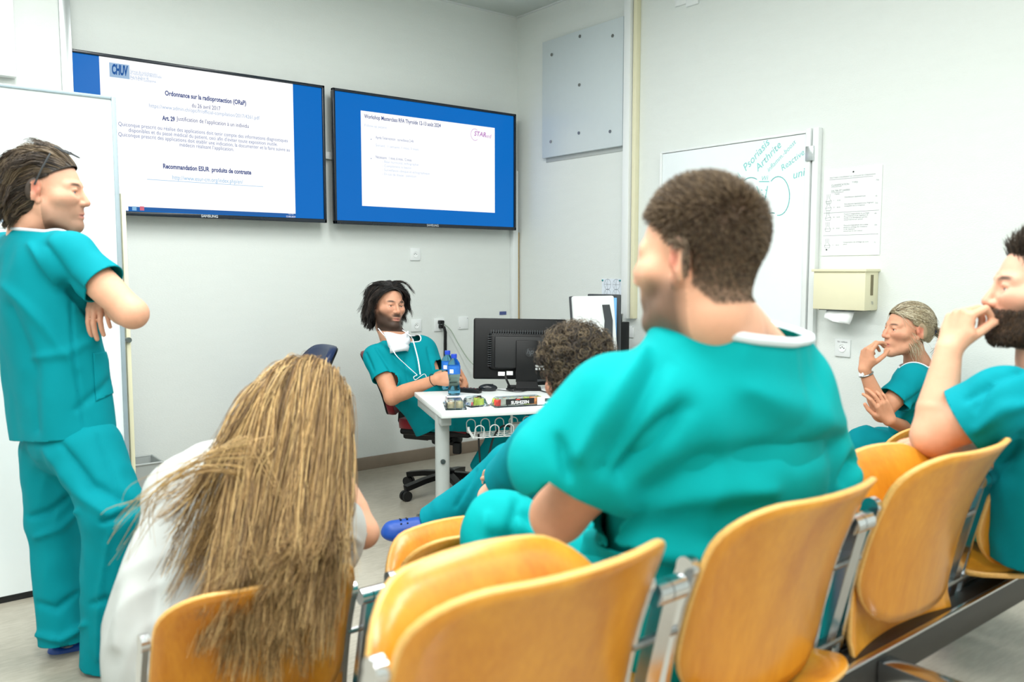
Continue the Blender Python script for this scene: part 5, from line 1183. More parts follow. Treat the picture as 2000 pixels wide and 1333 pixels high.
    qz = loc(H, rs); Ls = np.interp(qz[:, 2], [-.08, .0, .1], [.06, .09, .15])
    strands(rs, dd, Ls, flow, 12, .0013, ((58, 47, 38), (84, 70, 54), (44, 36, 30), (108, 92, 70)), 3, headell(H, 1.13), wig=.55, wfreq=12, par=per, base=cp[:3], stiff=.62, clumps=180, cj=.13)
    # glasses pushed up into the hair
    g = thing('glasses', 'dark framed glasses pushed up into the standing man\'s hair', 'glasses', tuple(hw(H, (0, .0, .1))[0]))
    for sx in (-1, 1):
        k = MB(); k.tube([Vector(q) for q in hw(H, [(sx*.088, -.012, .012), (sx*.0985, .012, .06), (sx*.088, .032, .108)])], .0028, 8); k.build('temple', M_dgrey, g)
        k = MB(); k.tube([Vector(q) for q in hw(H, [(sx*(.042+.03*math.cos(a)), .050+.020*math.sin(a), .123-.010*math.sin(a)) for a in np.linspace(0, 6.283, 18)])], .0022, 6); k.build('lens_rim', M_dgrey, g)
    k = MB(); k.tube([Vector(q) for q in hw(H, [(-.013, .058, .121), (0, .060, .124), (.013, .058, .121)])], .002, 6); k.build('bridge', M_dgrey, g)
    pocket(per, SP, SF, [(183, 690), (231, 684), (232, 764), (188, 784)], M_teal)
    return per
standing_man()
# ================= 2 seated speaker
def speaker():
    cbx = cb.copy(); per = person('bearded man seated at the desk, white face mask hanging on his chest', cbx)
    f = RFU(.62, -.72, .28); t0 = 4.82
    neck = WW(768, 660, t0-.02)
    P, Q, c, H = head(W(758, 598, t0), RFU(.62, -.78, .03), RFU(.10, 0, 1), 1.08, neck, .056, skin=(206, 152, 124), beard=((38, 30, 26), .93), bmask='full', h=.0026, brow=(44, 34, 28), iris=(70, 80, 70), lips=(178, 108, 100))
    lp = loc(H, P); c = paint(c, scalp(lp, .085, .02, -.07), (36, 30, 28))
    shR, shL = WW(734, 697, t0-.11), WW(826, 683, t0+.06); elR, elL = WW(766, 776, 4.58), WW(850, 742, 4.78)
    aR = arm(shR, elR, WW(853, 741, 4.47), RFU(.9, .05, .02), RFU(-.1, -.9, .5), -1, .98, skin=(206, 148, 116), curl=(35, 45, 25))
    aL = arm(shL, elL, WW(893, 728, 4.56), RFU(.35, -.1, -.9), RFU(.5, -.85, .2), 1, .92, skin=(206, 148, 116), curl=(30, 40, 25))
    cv_ = Vol(.007); ct = (shR+shL)/2-V3(UZ)*.05; cv_.ell(ct, (.15, .10, .16), frm(f), k=0); cv_.chain([ct, neck], [.09, .055], k=.05); cp_, cq_ = cv_.mesh()
    body(per, [(P, Q, c), aR, aL, (cp_, cq_, np.tile(L3((200, 146, 118)), (len(cp_), 1)))])
    fl = [([WW(735, 680, 4.6), WW(770, 730, 4.6), WW(775, 800, 4.6)], .016, -.008), ([WW(790, 700, 4.6), WW(800, 760, 4.6)], .015, -.006), ([WW(750, 680, 4.6), WW(790, 720, 4.6), WW(820, 740, 4.6)], .02, .006), ([WW(835, 680, 4.7), WW(845, 720, 4.7)], .012, -.005), ([WW(715, 690, 4.6), WW(730, 725, 4.6)], .01, -.005)]
    fr = nrm(f)
    scrub_top(per, M_teal, neck, shR, shL, elR, elL, W(858, 824, t0), f, cw=.17, cdp=.115, ww=.15, wd=.115, sl=.52, folds=fl, seed=23, trim_m=M_trim, h=.0075, sr=.074, nr=.064, nk=V3(UZ)*.96+fr*.22, trimr=.004, amp=.003)
    trousers(per, M_teal, WW(856, 806, t0), (WW(856, 812, t0-.06), WW(866, 806, t0+.1)), ((WW(1000, 818, t0-.15), WW(940, 918, t0-.05)), (WW(1030, 815, t0+.08), WW(1010, 925, t0+.12))), seed=8, r=(.09, .075, .07), pel=(.16, .13, .1), f=f)
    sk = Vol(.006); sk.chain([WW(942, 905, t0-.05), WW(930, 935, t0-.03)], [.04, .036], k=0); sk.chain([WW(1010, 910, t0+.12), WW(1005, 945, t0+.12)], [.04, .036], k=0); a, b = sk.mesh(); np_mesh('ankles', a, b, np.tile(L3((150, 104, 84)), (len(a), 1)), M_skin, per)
    h1 = WW(925, 962, t0-.03); h1[2] = .0; clog(per, h1, RFU(.95, -.2)); h2 = WW(1003, 962, t0+.12); h2[2] = 0; clog(per, h2, RFU(.95, -.2))
    def flow(p, t):
        q = loc(H, p); d = np.stack([np.sign(q[:, 0]-.01)*np.where(q[:, 2] > .08, .5, .12), np.where(q[:, 1] > .02, -.8, -.1), np.where(q[:, 2] > .1, -.5, -1.0)], 1); d = hug(q, d); return (H[0] @ d.T).T
    cp = hair_cap(H, .012, (30, 26, 25), .087, .022, -.075, -.01, extra=[(((0, -.05, -.02), (.078, .058, .075)), dict(k=.03))])
    rs, rn = sample(cp[0], cp[1], 3600, seed=2); qz = loc(H, rs); Ls = np.interp(qz[:, 2], [-.08, .0, .1], [.07, .12, .19])
    strands(rs, rn*.15+flow(rs, 0)*.85, Ls, flow, 12, .0014, ((30, 26, 25), (46, 38, 34), (22, 20, 20), (60, 50, 44)), 5, headell(H, 1.16), wig=.45, wfreq=11, par=per, base=cp[:3], stiff=.55, clumps=220, cj=.14)
    # mask hanging under the chin with its ties
    MM = frm(fr, UZ); ctr = WW(784, 668, t0-.155); V = []; nu, nv = 12, 8
    for j in range(nv+1):
        for i in range(nu+1):
            u, v = i/nu-.5, j/nv-.5; w_ = .165-.05*(v+.5)*(1 if v > 0 else .6)
            V.append(ctr+MM @ V3((-u*w_, .02-.12*u*u*1.6+.006*math.sin(j*2.2)-.02*abs(v), -v*.105-.015*math.cos(u*6)*(v < 0))))
    k = [(j*(nu+1)+i, j*(nu+1)+i+1, (j+1)*(nu+1)+i+1, (j+1)*(nu+1)+i) for j in range(nv) for i in range(nu)]
    mk = sheet('face_mask', np.array(V), k, M_mask, per, .003)
    for pts in ([WW(763, 668, t0-.14), WW(772, 692, t0-.2), WW(795, 715, t0-.2), WW(815, 733, t0-.2)], [WW(806, 662, t0-.1), WW(816, 700, t0-.15), WW(821, 732, t0-.19)], [WW(815, 733, t0-.2), WW(808, 737, t0-.21), WW(812, 742, t0-.21), WW(828, 731, t0-.2), WW(833, 737, t0-.2)], [WW(739, 642, t0-.1), WW(750, 655, t0-.14), WW(763, 668, t0-.15)], [WW(786, 645, t0-.1), WW(800, 655, t0-.14), WW(806, 663, t0-.12)]):
        MB().tube(bez(pts, 5), .0038, 6, flat=.5).build('mask_tie', M_mask, mk)
    w = WW(851, 742, 4.47); ax = nrm(WW(853, 741, 4.47)-elR); x, y = frame(ax); MB().tube([Vector(WW(846, 743, 4.475))+(x*math.cos(q)+y*math.sin(q))*.034 for q in np.linspace(0, 6.283, 16)], .002, 5).build('bracelet', M_black2, per)
speaker()
# ================= 3 broad man seen from behind
def broad_man():
    base = Vector((XA[1], YA+.3, STEP)); per = person('broad man in bright teal scrubs seated with his back to the camera, short dark hair', base)
    f = RFU(-.60, .80); up = V3(UZ); r_ = RFU(.80, .60)
    nk = WW(1392, 650, 1.42)
    P, Q, c, H = head(W(1360, 507, 1.38), RFU(-.75, .66, -.04), RFU(.02, -.02, 1), 1.02, nk, .068, skin=(226, 172, 142), beard=((66, 54, 46), .8), bmask='full', h=.0028, brow=(60, 48, 38))
    lp = loc(H, P); c = paint(c, scalp(lp, .075, .012, -.07, -.03)*.85, (104, 86, 70))
    shC = WW(1402, 775, 1.46); shL, shR = shC-r_*.175-up*.015, shC+r_*.185; elL = WW(1092, 1005, 1.42); elR = WW(1640, 1030, 1.80)
    tz = Vol(.006); tz.chain([shC-r_*.13+up*.035, nk-r_*.02+up*.03, nk+r_*.03+up*.03, shC+r_*.15+up*.06], [.038, .052, .052, .044], k=0); tz.ell(shC+up*.03-f*.0, (.135, .06, .075), np.stack([r_, f, up], 1), k=.05)
    tp, tq = tz.mesh(); tp = relax(tp, tq, 2); tzp = (shC-r_*.13+up*.035, nk-r_*.02+up*.03, nk+r_*.03+up*.03, shC+r_*.15+up*.06)
    aL = arm(shL, elL, elL+r_*.2+f*.12+up*.03, r_, f, 1, 1.08, skin=(216, 160, 128)); aR = arm(shR, elR, elR-r_*.2+f*.1, -r_, f, -1, 1.0)
    body(per, [(P, Q, c), (tp, tq, np.tile(L3((228, 176, 148)), (len(tp), 1))), aL, aR])
    hem = WW(1400, 1290, 1.66)
    fl = [([WW(1215, 930, 1.1), WW(1290, 850, 1.1), WW(1330, 800, 1.15)], .022, -.020), ([WW(1180, 920, 1.1), WW(1230, 830, 1.1), WW(1280, 720, 1.15)], .022, -.010), ([WW(1130, 890, 1.1), WW(1190, 800, 1.1), WW(1260, 690, 1.15)], .022, .010), ([WW(1270, 960, 1.1), WW(1400, 900, 1.1), WW(1560, 880, 1.25)], .03, -.010), ([WW(1230, 990, 1.1), WW(1350, 960, 1.1), WW(1500, 955, 1.2)], .035, .010), ([WW(1120, 1090, 1.15), WW(1250, 1120, 1.2), WW(1400, 1150, 1.25)], .022, -.014), ([WW(1150, 1050, 1.15), WW(1260, 1075, 1.2), WW(1420, 1090, 1.25)], .026, .010), ([WW(1650, 940, 1.35), WW(1690, 880, 1.4), WW(1725, 850, 1.45)], .016, -.022), ([WW(1560, 900, 1.3), WW(1640, 860, 1.35), WW(1700, 830, 1.4)], .025, -.012), ([WW(1460, 760, 1.2), WW(1560, 800, 1.25), WW(1660, 850, 1.3)], .04, .010), ([WW(1310, 700, 1.15), WW(1380, 780, 1.15), WW(1420, 900, 1.15)], .05, .006), ([WW(1090, 860, 1.1), WW(1110, 930, 1.1)], .014, -.008)]
    def ext(v, M):
        v.chain([shC, nk-up*.02, nk+up*.05], [.11, .100, .094], k=.03); v.chain(tzp, [.066, .08, .08, .072], k=.02); v.ell(shC+up*.035-f*.012, (.165, .094, .105), M, k=.05)
        v.chain([WW(1200, 810, 1.37), WW(1090, 905, 1.36)], [.098, .086], k=.05); v.ops[-1][0].slv = 1
        v.ell(WW(1390, 960, 1.53), (.205, .14, .17), M, k=.06); v.ell(WW(1275, 1120, 1.62), (.18, .15, .16), M, k=.06)
    a_, b_, c_ = WW(1338, 614, 1.42), WW(1470, 655, 1.34), WW(1590, 655, 1.54); nkn = nrm(np.cross(c_-a_, b_-a_)); nkn *= np.sign(nkn[2]); nkp = (a_+b_+c_)/3+f*.02
    P, F_, o = scrub_top(per, M_tealb, nkp, shR, shL, elR, elL, hem, f, cw=.215, cdp=.135, ww=.215, wd=.14, sl=.60, folds=fl, seed=31, amp=.004, extra=ext, h=.0075, sr=.096, nr=.092, nk=nkn, trim_m=M_trim, trimr=.0085, sr2=.088, nrad=.30, slr=1.8, lining=True)
    hipL, hipR = WW(1320, 1235, 1.66), WW(1430, 1250, 1.78)
    trousers(per, M_tealb, WW(1385, 1210, 1.68), (hipL, hipR), ((WW(985, 1045, 1.80), WW(965, 1420, 1.84)), (WW(1130, 1040, 2.0), WW(1120, 1330, 2.05))), folds=[([WW(1100, 1080, 1.4), WW(1040, 1060, 1.5), WW(960, 1050, 1.7)], .025, -.012), ([WW(1060, 1030, 1.5), WW(1020, 1000, 1.6)], .02, -.01), ([WW(950, 1010, 1.6), WW(940, 1100, 1.7)], .02, .008), ([WW(1010, 980, 1.6), WW(990, 1060, 1.65), WW(1000, 1130, 1.7)], .014, -.008)], seed=9, r=(.105, .092, .08), pel=(.19, .14, .12), f=f)
    for hx, hy, t in ((965, 1480, 1.84), (1120, 1400, 2.05)): q = WW(hx, hy, t); q[2] = STEP; clog(per, q, f)
    sel = scalp; rs, rn = sample(hw(H, lp), Q, 12000, mask=lambda cc: np.clip((scalp(loc(H, cc), .075, .014, -.068, -.03)+scalp(loc(H, cc), .075, .02, -.045, -.03))/2, .0, 1), seed=4); q = loc(H, rs)
    Ls = np.interp(q[:, 2], [-.07, -.02, .04, .09, .115], [.003, .006, .012, .020, .026])
    def flow(p, t): z = loc(H, p); d = np.stack([z[:, 0]*6, np.interp(z[:, 2], [.02, .1], [-.5, .6]), np.interp(z[:, 2], [.02, .12], [-.8, .2])], 1); return (H[0] @ d.T).T
    strands(rs, rn*.8+flow(rs, 0)*.35, Ls, flow, 3, .0011, ((96, 80, 64), (116, 98, 78), (74, 62, 52), (138, 118, 94)), 6, (), par=per, stiff=.75, jit=.18)
broad_man()
# ================= 4 long-haired woman leaning on her hand
def long_hair_woman():
    base = Vector((.63, YBR+.25, 0)); per = person('woman in a white top, long light brown hair falling down her back', base)
    shL, shR = WW(345, 962, 1.98), WW(640, 1030, 2.0); r_ = nrm((shR-shL)*V3((1, 1, 0))); f = V3((-r_[1], r_[0], 0)); neck = WW(545, 905, 2.05)
    P, Q, c, H = head(W(602, 812, 2.10), V3(f)*.72+RFU(.12, 0, -.72), V3(f)*.62+V3(UZ)*.75, 1.02, neck, .05, fem=1, h=.004)
    el = WW(708, 1040, 2.10)
    a = arm(shR, el, WW(650, 900, 2.18), RFU(-.35, .1, 1), RFU(.8, .2, 0), -1, .88, skin=(228, 176, 146), hs=.92, curl=(20, 25, 15))
    elL = WW(330, 1130, 2.25); b = arm(shL, elL, WW(430, 1180, 2.4), None, None, 1, .85)
    body(per, [(P, Q, c), a, b])
    hem = WW(392, 1390, 1.86)
    fl = [([WW(300, 980, 1.7), WW(260, 1120, 1.65), WW(230, 1260, 1.65)], .03, .010), ([WW(340, 1000, 1.7), WW(300, 1150, 1.65), WW(290, 1300, 1.65)], .025, -.010), ([WW(640, 1060, 1.8), WW(680, 1090, 1.85)], .012, -.008), ([WW(660, 1030, 1.85), WW(700, 1060, 1.9)], .012, .006), ([WW(400, 1080, 1.7), WW(480, 1120, 1.7)], .02, -.008)]
    def ext(v, M): v.ell(WW(335, 1220, 1.86), (.13, .13, .2), M, k=.07); v.chain([WW(430, 945, 2.0), WW(380, 1250, 1.88)], [.11, .17], k=.08); v.chain([WW(630, 1045, 1.98), WW(668, 1075, 2.04)], [.07, .066], k=.04); v.ops[-1][0].slv = 1
    scrub_top(per, M_shirt, neck, shR, shL, el, elL, hem, f, cw=.17, cdp=.12, ww=.18, wd=.14, sl=.5, slr=1.7, folds=fl, seed=41, amp=.006, extra=ext, h=.0085, sr=.068, nr=.06, name='white_top', sr2=.072)
    trousers(per, M_teal, WW(400, 1370, 1.86), (WW(360, 1400, 1.9), WW(470, 1400, 1.95)), ((WW(330, 1230, 2.35), WW(320, 1400, 2.4)), (WW(480, 1230, 2.4), WW(480, 1400, 2.45))), seed=12, pel=(.16, .12, .1), f=f)
    for hx, t in ((320, 2.4), (480, 2.45)): q = WW(hx, 1420, t); q[2] = 0; clog(per, q, f)
    v = Vol(.005); M, o, s = H; v.ell((0, -.017, .036), (.084, .104, .094), k=0); v.ell((0, -.05, -.03), (.075, .06, .09), k=.03); cp, cq = v.mesh(); cpw = hw(H, cp); lp = cp
    keep = ~((lp[:, 1] > .05) & (lp[:, 2] < .06)); cq = cq[keep[cq].all(1)]
    rng = np.random.default_rng(5); nc, per_c = 150, 34; rs, rn = sample(cpw, cq, nc, mask=lambda q: (loc(H, q)[:, 2] > -.0)*1.0+.02, seed=7)
    # every lock falls from its root over the head, then to its own resting place on the back and chair
    px, _, _ = proj(rs); u = np.clip((px-525)/150, 0, 1); g = rng.uniform(0, 1, nc); left = (u < .5) & (g < .26)
    tx = np.where(left, 270+rng.uniform(0, 1, nc)**.7*170, 412+u*215+rng.normal(0, 26, nc)); ty = np.where(left, np.interp(tx, [270, 440], [1010, 1170])+rng.normal(0, 40, nc), 1215-60*np.abs(u-.45)+rng.normal(0, 62, nc)); tt = np.where(left, 1.74, 1.575)
    D = np.array([WW(a, b, d) for a, b, d in zip(tx, ty, tt)]); mx = np.where(left, px*.45+tx*.55, px*.50+tx*.50); Cp = np.array([WW(a, b, d) for a, b, d in zip(mx+rng.normal(0, 10, nc), np.where(left, 940, 1050)+rng.normal(0, 15, nc), np.where(left, 1.74, 1.64))])
    sp = lambda A, s_: np.repeat(A, per_c, 0)+rng.normal(0, s_, (nc*per_c, 3))
    rs2, rn2 = sp(rs, .007), sp(rn, .05); q2 = loc(H, rs2); g2 = hug(q2, np.stack([q2[:, 0]*4, np.full(len(q2), -1.), np.full(len(q2), -.5)], 1)); B = rs2+rn2*.02+(H[0] @ g2.T).T*.13
    cpc = np.tile(L3((140, 112, 72)), (len(cpw), 1))
    bez_strands(rs2, B, sp(Cp, .020), sp(D+rng.normal(0, .02, D.shape), .007), 'hair', per, ((150, 118, 72), (182, 148, 96), (120, 92, 56), (206, 174, 118), (100, 76, 46)), .00095, 18, .010, 8, 8, .3, base=(cpw, cq, cpc))
    # loose crossing locks
    A = []; Bb = []; Cc = []; Dd = []
    for i in range(90):
        a0 = (rng.uniform(470, 540), rng.uniform(850, 960)); k = i % 3
        if k == 0: e = (rng.uniform(640, 665), rng.uniform(1000, 1030)); m1, m2 = (560, 1010), (600, 1060)
        elif k == 1: e = (rng.uniform(210, 300), rng.uniform(960, 1110)); m1, m2 = (400, 880), (300, 930)
        else: e = (rng.uniform(480, 640), rng.uniform(1020, 1120)); m1, m2 = (455, 960), (520, 1080)
        A.append(WW(*a0, 1.76)); Bb.append(WW(*m1, 1.68)); Cc.append(WW(m2[0]+rng.normal(0, 15), m2[1]+rng.normal(0, 15), 1.64)); Dd.append(WW(*e, 1.68))
    bez_strands(A, Bb, Cc, Dd, 'loose_hair', per, ((190, 160, 106), (170, 138, 90)), .0010, 16, .012, 8, 9, .4)
long_hair_woman()
# ================= 5 curly-haired man
def curly_man():
    base = Vector((.63+2*PIT, YBR+.25, 0)); per = person('curly-haired man in teal scrubs with crossed legs, mostly hidden behind the broad man', base)
    f = RFU(-.66, .75); r_ = RFU(.75, .66); up = V3(UZ); neck = WW(1134, 815, 2.42)
    P, Q, c, H = head(W(1124, 735, 2.44), RFU(-.42, .84, -.33), RFU(-.15, .3, .95), 1.04, neck, .055, skin=(216, 150, 124), h=.004)
    lp = loc(H, P); c = paint(c, scalp(lp, .07, .012, -.07), (46, 38, 32))
    shC = WW(1140, 855, 2.45); shL, shR = shC-r_*.17, shC+r_*.17; elL = WW(962, 972, 2.55); elR = shR+f*.2-up*.2
    aL = arm(shL, elL, WW(1000, 925, 2.80), RFU(-.1, .7, .5), RFU(-.3, -.3, .9), 1, .98, skin=(228, 178, 152), curl=(25, 35, 20)); aR = arm(shR, elR, elR+f*.24-r_*.05, f, up, -1)
    body(per, [(P, Q, c), aL, aR])
    def ext(v, M): v.chain([shL, WW(1000, 945, 2.5)], [.085, .085], k=.03); v.ops[-1][0].slv = 1
    scrub_top(per, M_teal, neck, shR, shL, elL if False else elR, elL, WW(1140, 1110, 2.52), f, cw=.18, cdp=.125, ww=.18, wd=.13, sl=.68, seed=51, h=.009, sr=.08, nr=.066, extra=ext)
    trousers(per, M_teal, WW(1135, 1085, 2.55), (WW(1095, 1075, 2.6), WW(1160, 1090, 2.6)), ((WW(1002, 912, 2.98), WW(845, 1022, 3.12)), (WW(1085, 985, 3.05), WW(1050, 1225, 3.1))), folds=[([WW(1010, 890, 2.8), WW(985, 930, 2.8), WW(960, 990, 2.9)], .012, -.010), ([WW(985, 885, 2.8), WW(950, 940, 2.85), WW(920, 1000, 2.9)], .014, .008), ([WW(1040, 900, 2.7), WW(1030, 950, 2.7)], .012, -.008), ([WW(930, 920, 2.9), WW(890, 990, 2.95)], .012, -.006)], seed=14, r=(.098, .083, .066), pel=(.17, .13, .1), f=f)
    sk = Vol(.006); sk.chain([WW(860, 1012, 3.11), WW(836, 1034, 3.13)], [.036, .033], k=0); a, b = sk.mesh(); np_mesh('ankle', a, b, np.tile(L3((210, 158, 130)), (len(a), 1)), M_skin, per)
    clog(per, W(872, 1050, 3.13), RFU(-.93, -.25, .06), RFU(-.2, -.2, .95), .95); q = WW(1050, 1250, 3.1); q[2] = 0; clog(per, q, f)
    cp = hair_cap(H, .010, (46, 38, 33), .07, .008, -.075, -.01); rs, rn = sample(cp[0], cp[1], 1500, seed=9); rng = np.random.default_rng(3)
    # ringlets: each strand winds around its own axis
    n = len(rs); m = 20; t = np.linspace(0, 1, m+1)[None, :, None]; L = rng.uniform(.03, .06, (n, 1, 1)); ax = nrmv(rn+.5*rng.normal(size=(n, 3))+V3((0, 0, -.25)))[:, None, :]; x = nrmv(np.cross(ax[:, 0], rng.normal(size=(n, 3))))[:, None, :]; y = np.cross(ax, x); R0 = rng.uniform(.007, .014, (n, 1, 1)); ph = rng.uniform(0, 6.3, (n, 1, 1)); tw = rng.uniform(8, 15, (n, 1, 1))
    C = rs[:, None, :]+ax*L*(t-.35*t*t)+R0*np.minimum(t*3, 1)*(x*np.cos(ph+tw*t)+y*np.sin(ph+tw*t))
    tubes(C, .0011, ((62, 52, 44), (92, 78, 60), (46, 40, 36), (120, 104, 80)), 'hair', per, 4, cp[:3])
def nrmv(a): return a/np.maximum(np.linalg.norm(a, axis=-1), 1e-9)[..., None]
def tubes(P, r, col, name, par, seed, base=None):
    rng = np.random.default_rng(seed); m, n1, _ = P.shape; n = n1-1; T = nrmv(np.gradient(P, axis=1)); X = nrmv(np.cross(T, rng.normal(size=(m, 1, 3)))); Y = np.cross(T, X)
    rad = (r*(1-.6*np.linspace(0, 1, n1)**2))[None, :, None]; ring = np.stack([P+rad*(X*math.cos(q)+Y*math.sin(q)) for q in (0, 2.094, 4.189)], 2); bi = (np.arange(m)[:, None, None]*n1+np.arange(n)[None, :, None])*3; j = np.arange(3)[None, None, :]; j2 = (j+1) % 3
    Q = np.stack([bi+j, bi+j2, bi+3+j2, bi+3+j], -1).reshape(-1, 4); Vv = ring.reshape(-1, 3); cs = np.stack([L3(q) for q in col]); c = np.repeat(cs[rng.integers(0, len(cs), m)]*rng.uniform(.75, 1.25, (m, 1)), n1*3, 0)
    if base is not None: Pb, Qb, cb_ = base; Q = np.concatenate([Qb, Q+len(Pb)]); Vv = np.concatenate([Pb, Vv]); c = np.concatenate([cb_, c])
    return np_mesh(name, Vv, Q, c, M_hair, par)
curly_man()
# ================= 6 blonde woman in profile
def blonde_woman():
    base = Vector((.63+5*PIT, YBR+.25, 0)); per = person('blonde woman with tied-back hair, hand raised to her mouth, by the right wall', base)
    t0 = 3.62; f = RFU(-.93, .36); r_ = RFU(.36, .93); up = V3(UZ); neck = WW(1792, 712, t0+.02)
    P, Q, c, H = head(W(1772, 644, t0), RFU(-.985, -.10, .03), RFU(0.02, 0, 1), .96, neck, .046, fem=1, skin=(216, 158, 128), lips=(190, 96, 92), brow=(72, 54, 44), h=.0026, iris=(60, 54, 50), blush=1.1)
    lp = loc(H, P); c = paint(c, scalp(lp, .07, .012, -.06, -.02)*.9, (150, 136, 108))
    shL, shR = WW(1783, 742, t0-.15), WW(1806, 738, t0+.15); elL = WW(1722, 806, t0-.20); wrL = WW(1688, 722, t0-.20)
    aL = arm(shL, elL, wrL, RFU(.12, 0, 1), RFU(-.9, -.25, .12), 1, .82, h=.0032, skin=(208, 150, 118), hs=.92, curls=((28, 52, 34), (44, 50, 34), (54, 52, 34), (60, 50, 34)), thumb=((.45, .7, -.6), (.1, .75, -.75), (-.05, .8, -.6)))
    elR = WW(1800, 850, t0+.05); aR = arm(shR, elR, WW(1738, 822, t0-.24), RFU(-.45, -.1, .85), RFU(.1, -.95, .25), -1, .8, h=.0032, skin=(208, 150, 118), hs=.9, curl=(18, 30, 18))
    body(per, [(P, Q, c), aL, aR])
    fl = [([WW(1770, 790, 3.3), WW(1800, 770, 3.3), WW(1830, 740, 3.35)], .014, -.008), ([WW(1745, 830, 3.3), WW(1780, 800, 3.3), WW(1800, 790, 3.3)], .016, .008), ([WW(1740, 860, 3.3), WW(1790, 830, 3.3), WW(1830, 820, 3.35)], .016, -.009)]
    scrub_top(per, M_teal, neck, shR, shL, elR, elL, WW(1812, 905, t0), f, cw=.165, cdp=.125, ww=.165, wd=.135, sl=.62, folds=fl, seed=61, h=.0075, sr=.07, nr=.056, trim_m=M_trim, trimr=.004, nk=up+f*.1)
    trousers(per, M_teal, WW(1812, 885, t0), (WW(1800, 890, t0-.1), WW(1815, 890, t0+.1)), ((WW(1690, 870, t0+.05), WW(1690, 1050, t0+.1)), (WW(1720, 870, t0+.28), WW(1720, 1040, t0+.28))), seed=16, r=(.09, .078, .07), pel=(.15, .12, .1), f=f)
    for hx, t in ((1690, t0+.1), (1720, t0+.28)): q = WW(hx, 1090, t); q[2] = 0; clog(per, q, f)
    cp = hair_cap(H, .009, (142, 128, 100), .072, .008, -.055, -.01); tie = hw(H, (0, -.125, .0))[0]; tl = V3((0, -.125, .0))
    def flow(p, t): q = loc(H, p); d = tl-q; return (H[0] @ nrmv(d).T).T
    rs, rn = sample(cp[0], cp[1], 2400, seed=11); Ls = np.linalg.norm(rs-tie, axis=1)*1.05
    strands(rs, rn*.35+flow(rs, 0)*.65, Ls, flow, 8, .0011, ((196, 186, 158), (120, 104, 80), (214, 206, 182), (150, 134, 104), (88, 76, 60)), 12, headell(H, 1.11), par=per, base=cp[:3], stiff=.45, jit=.12, wig=.15)
    n = 420; rng = np.random.default_rng(8); A = tie+rng.normal(0, .007, (n, 3)); B = A+RFU(.05, 0, -.02); D = np.array([WW(1842+rng.normal(0, 9), 692+rng.normal(0, 14), t0+rng.normal(0, .03)) for i in range(n)]); Cc = (B+D)/2+RFU(.02, 0, 0)
    bez_strands(A, B, Cc, D, 'ponytail', per, ((206, 198, 172), (130, 112, 88), (176, 160, 130)), .0011, 10, .008, 7, 13)
    x = H[0][:, 0]; z = H[0][:, 2]; MB().tube([Vector(tie+(x*math.cos(q)+z*math.sin(q))*.016) for q in np.linspace(0, 6.283, 14)], .006, 8).build('hair_tie', M_navy, per)
    n = 70; A = hw(H, np.stack([rng.uniform(.066, .078, n), rng.uniform(.0, .03, n), rng.uniform(.02, .05, n)], 1)); D = np.array([WW(1796+rng.normal(0, 7), 690+rng.normal(0, 12), t0-.1) for i in range(n)]); bez_strands(A, A+RFU(0, -.02, -.03), D+RFU(0, 0, .04), D, 'loose_hair', per, ((206, 198, 172), (160, 146, 116)), .0009, 10, .006, 6, 14)
    ax = nrm(wrL-elL); x, y = [V3(q) for q in frame(ax)]; wc = wrL-ax*.022; wt = MB(); wt.tube([Vector(wc+(x*math.cos(q)+y*math.sin(q))*.0265) for q in np.linspace(0, 6.283, 18)], .0038, 8); wt = wt.build('wristwatch', M_steel, per); k = MB(); k.lathe([(.013, 0), (.013, .006), (0, .006)], plane_M(wc+RFU(-.9, -.3)*.028, UZ, RFU(.3, -.9)), 16); k.build('watch_dial', M_white, wt)
    for q in ((.080, -.004, -.036), (.079, -.010, -.030)): MB().ball(Vector(hw(H, q)[0]), .003, u=8, v=6).build('ear_stud', M_chrome, per)
blonde_woman()
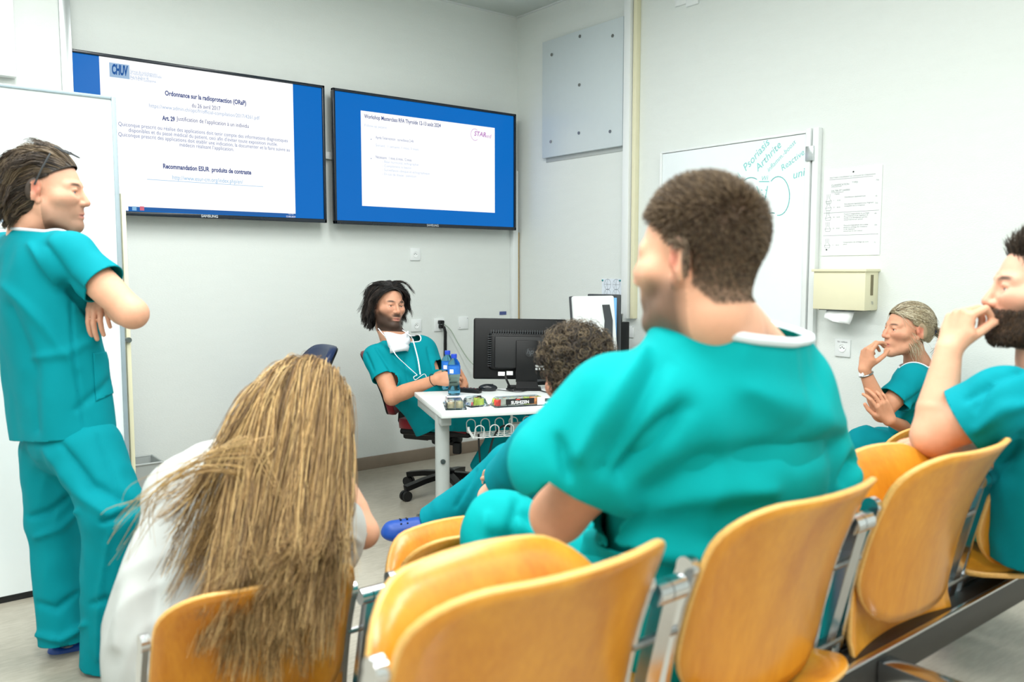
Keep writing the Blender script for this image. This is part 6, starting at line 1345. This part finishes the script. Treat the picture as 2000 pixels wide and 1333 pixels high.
# ================= 7 bearded man at the right edge
def bearded_man():
    base = Vector((XA[3], YA+.2, STEP)); per = person('bearded man in teal scrubs at the right edge, fist held to his mouth', base)
    t0 = 1.95; f = RFU(-.80, .60); r_ = RFU(.60, .80); up = V3(UZ); neck = WW(2058, 700, t0)
    P, Q, c, H = head(W(2034, 566, t0), RFU(-.97, .24, .03), RFU(0.02, 0, 1), 1.05, neck, .06, skin=(224, 170, 144), beard=((74, 58, 46), .82), bmask='full', h=.0026, brow=(60, 46, 38), iris=(84, 96, 104), blush=.9)
    lp = loc(H, P); c = paint(c, scalp(lp, .08, .02, -.07), (64, 52, 44))
    shL, shR = WW(1965, 785, 1.84), WW(2150, 790, 2.12); elL = WW(1822, 852, 1.92); wrL = WW(1853, 684, 1.95); elR = WW(2030, 950, 2.2)
    aL = arm(shL, elL, wrL, RFU(.32, .06, 1), RFU(-.88, -.35, .3), 1, 1.04, h=.0032, skin=(224, 168, 138), hs=1.0, curls=((50, 66, 34), (62, 72, 36), (68, 74, 36), (72, 70, 36)), thumb=((.35, .8, -.5), (.0, .8, -.75), (-.1, .55, -.85)))
    aR = arm(shR, elR, WW(1862, 868, 1.98), RFU(-.95, .1, .0), RFU(0, -.25, .95), -1, 1.0, skin=(220, 160, 132), curl=(22, 30, 15))
    body(per, [(P, Q, c), aL, aR])
    fl = [([WW(1890, 780, 1.65), WW(1940, 740, 1.65), WW(2000, 720, 1.7)], .016, -.008), ([WW(1905, 840, 1.65), WW(1960, 800, 1.65), WW(2010, 790, 1.7)], .018, .008), ([WW(1960, 900, 1.7), WW(2000, 850, 1.7)], .016, -.008), ([WW(1930, 750, 1.65), WW(1905, 800, 1.65)], .01, -.006)]
    scrub_top(per, M_teal, neck, shR, shL, elR, elL, WW(2080, 1060, 2.0), f, cw=.19, cdp=.13, ww=.19, wd=.135, sl=.55, folds=fl, seed=71, h=.0075, sr=.084, nr=.07)
    trousers(per, M_teal, WW(2070, 1040, 2.0), (WW(2010, 1030, 2.05), WW(2090, 1040, 2.2)), ((WW(1790, 930, 2.4), WW(1790, 1130, 2.45)), (WW(1850, 910, 2.55), WW(1850, 1130, 2.55))), seed=18, r=(.1, .086, .075), pel=(.17, .13, .1), f=f)
    for hx, t in ((1790, 2.45), (1850, 2.55)): q = WW(hx, 1200, t); q[2] = STEP if q[1] < 1.3 else 0; clog(per, q, f)
    rs, rn = sample(hw(H, lp), Q, 6000, mask=lambda cc: scalp(loc(H, cc), .08, .02, -.068, -.02), seed=14); q = loc(H, rs); Ls = np.interp(q[:, 2], [-.07, 0, .05, .1], [.006, .012, .025, .042])
    def flow(p, t): z = loc(H, p); d = np.stack([z[:, 0]*6, np.full(len(z), -.35), np.where(z[:, 2] > .07, .6, -.8)], 1); return (H[0] @ d.T).T
    strands(rs, rn*.8+flow(rs, 0)*.3, Ls, flow, 4, .0012, ((62, 52, 44), (82, 70, 58), (48, 40, 36)), 16, (), par=per, stiff=.75, jit=.25)
    for bm_ in (1,):
        rs, rn = sample(hw(H, lp), Q, 5000, mask=lambda cc: ((loc(H, cc)[:, 2] < -.035) & (loc(H, cc)[:, 2] > -.125) & (loc(H, cc)[:, 1] > -.01))*1.0*(np.linalg.norm(loc(H, cc)-V3((0, .095, -.07)), axis=1) > .024)*(loc(H, cc)[:, 2] < -.045-.0*loc(H, cc)[:, 1]), seed=15)
        strands(rs, rn*.7+(H[0] @ V3((0, .1, -.6)))[None, :], .010, lambda p, t: np.tile(H[0] @ V3((0, .1, -1)), (len(p), 1)), 3, .0008, ((70, 54, 42), (100, 76, 54), (54, 42, 34)), 17, (), par=per, stiff=.8, jit=.3, name='beard')
bearded_man()
# ------------------------------------------------------------------ joined pieces too small to pick apart singly
for o in COL.objects:
    if o.parent and any(w in o.name for w in ('lettering', 'marker_notes', 'drawing', 'approval_marks', 'rating_label', 'hair', 'beard', 'ponytail', 'vent_hole', 'pin_hole', 'screw', 'lead', 'floor_wire', 'hanger', 'plug')) and o.type == 'MESH' and 'tie' not in o.name: o['kind'] = 'stuff'
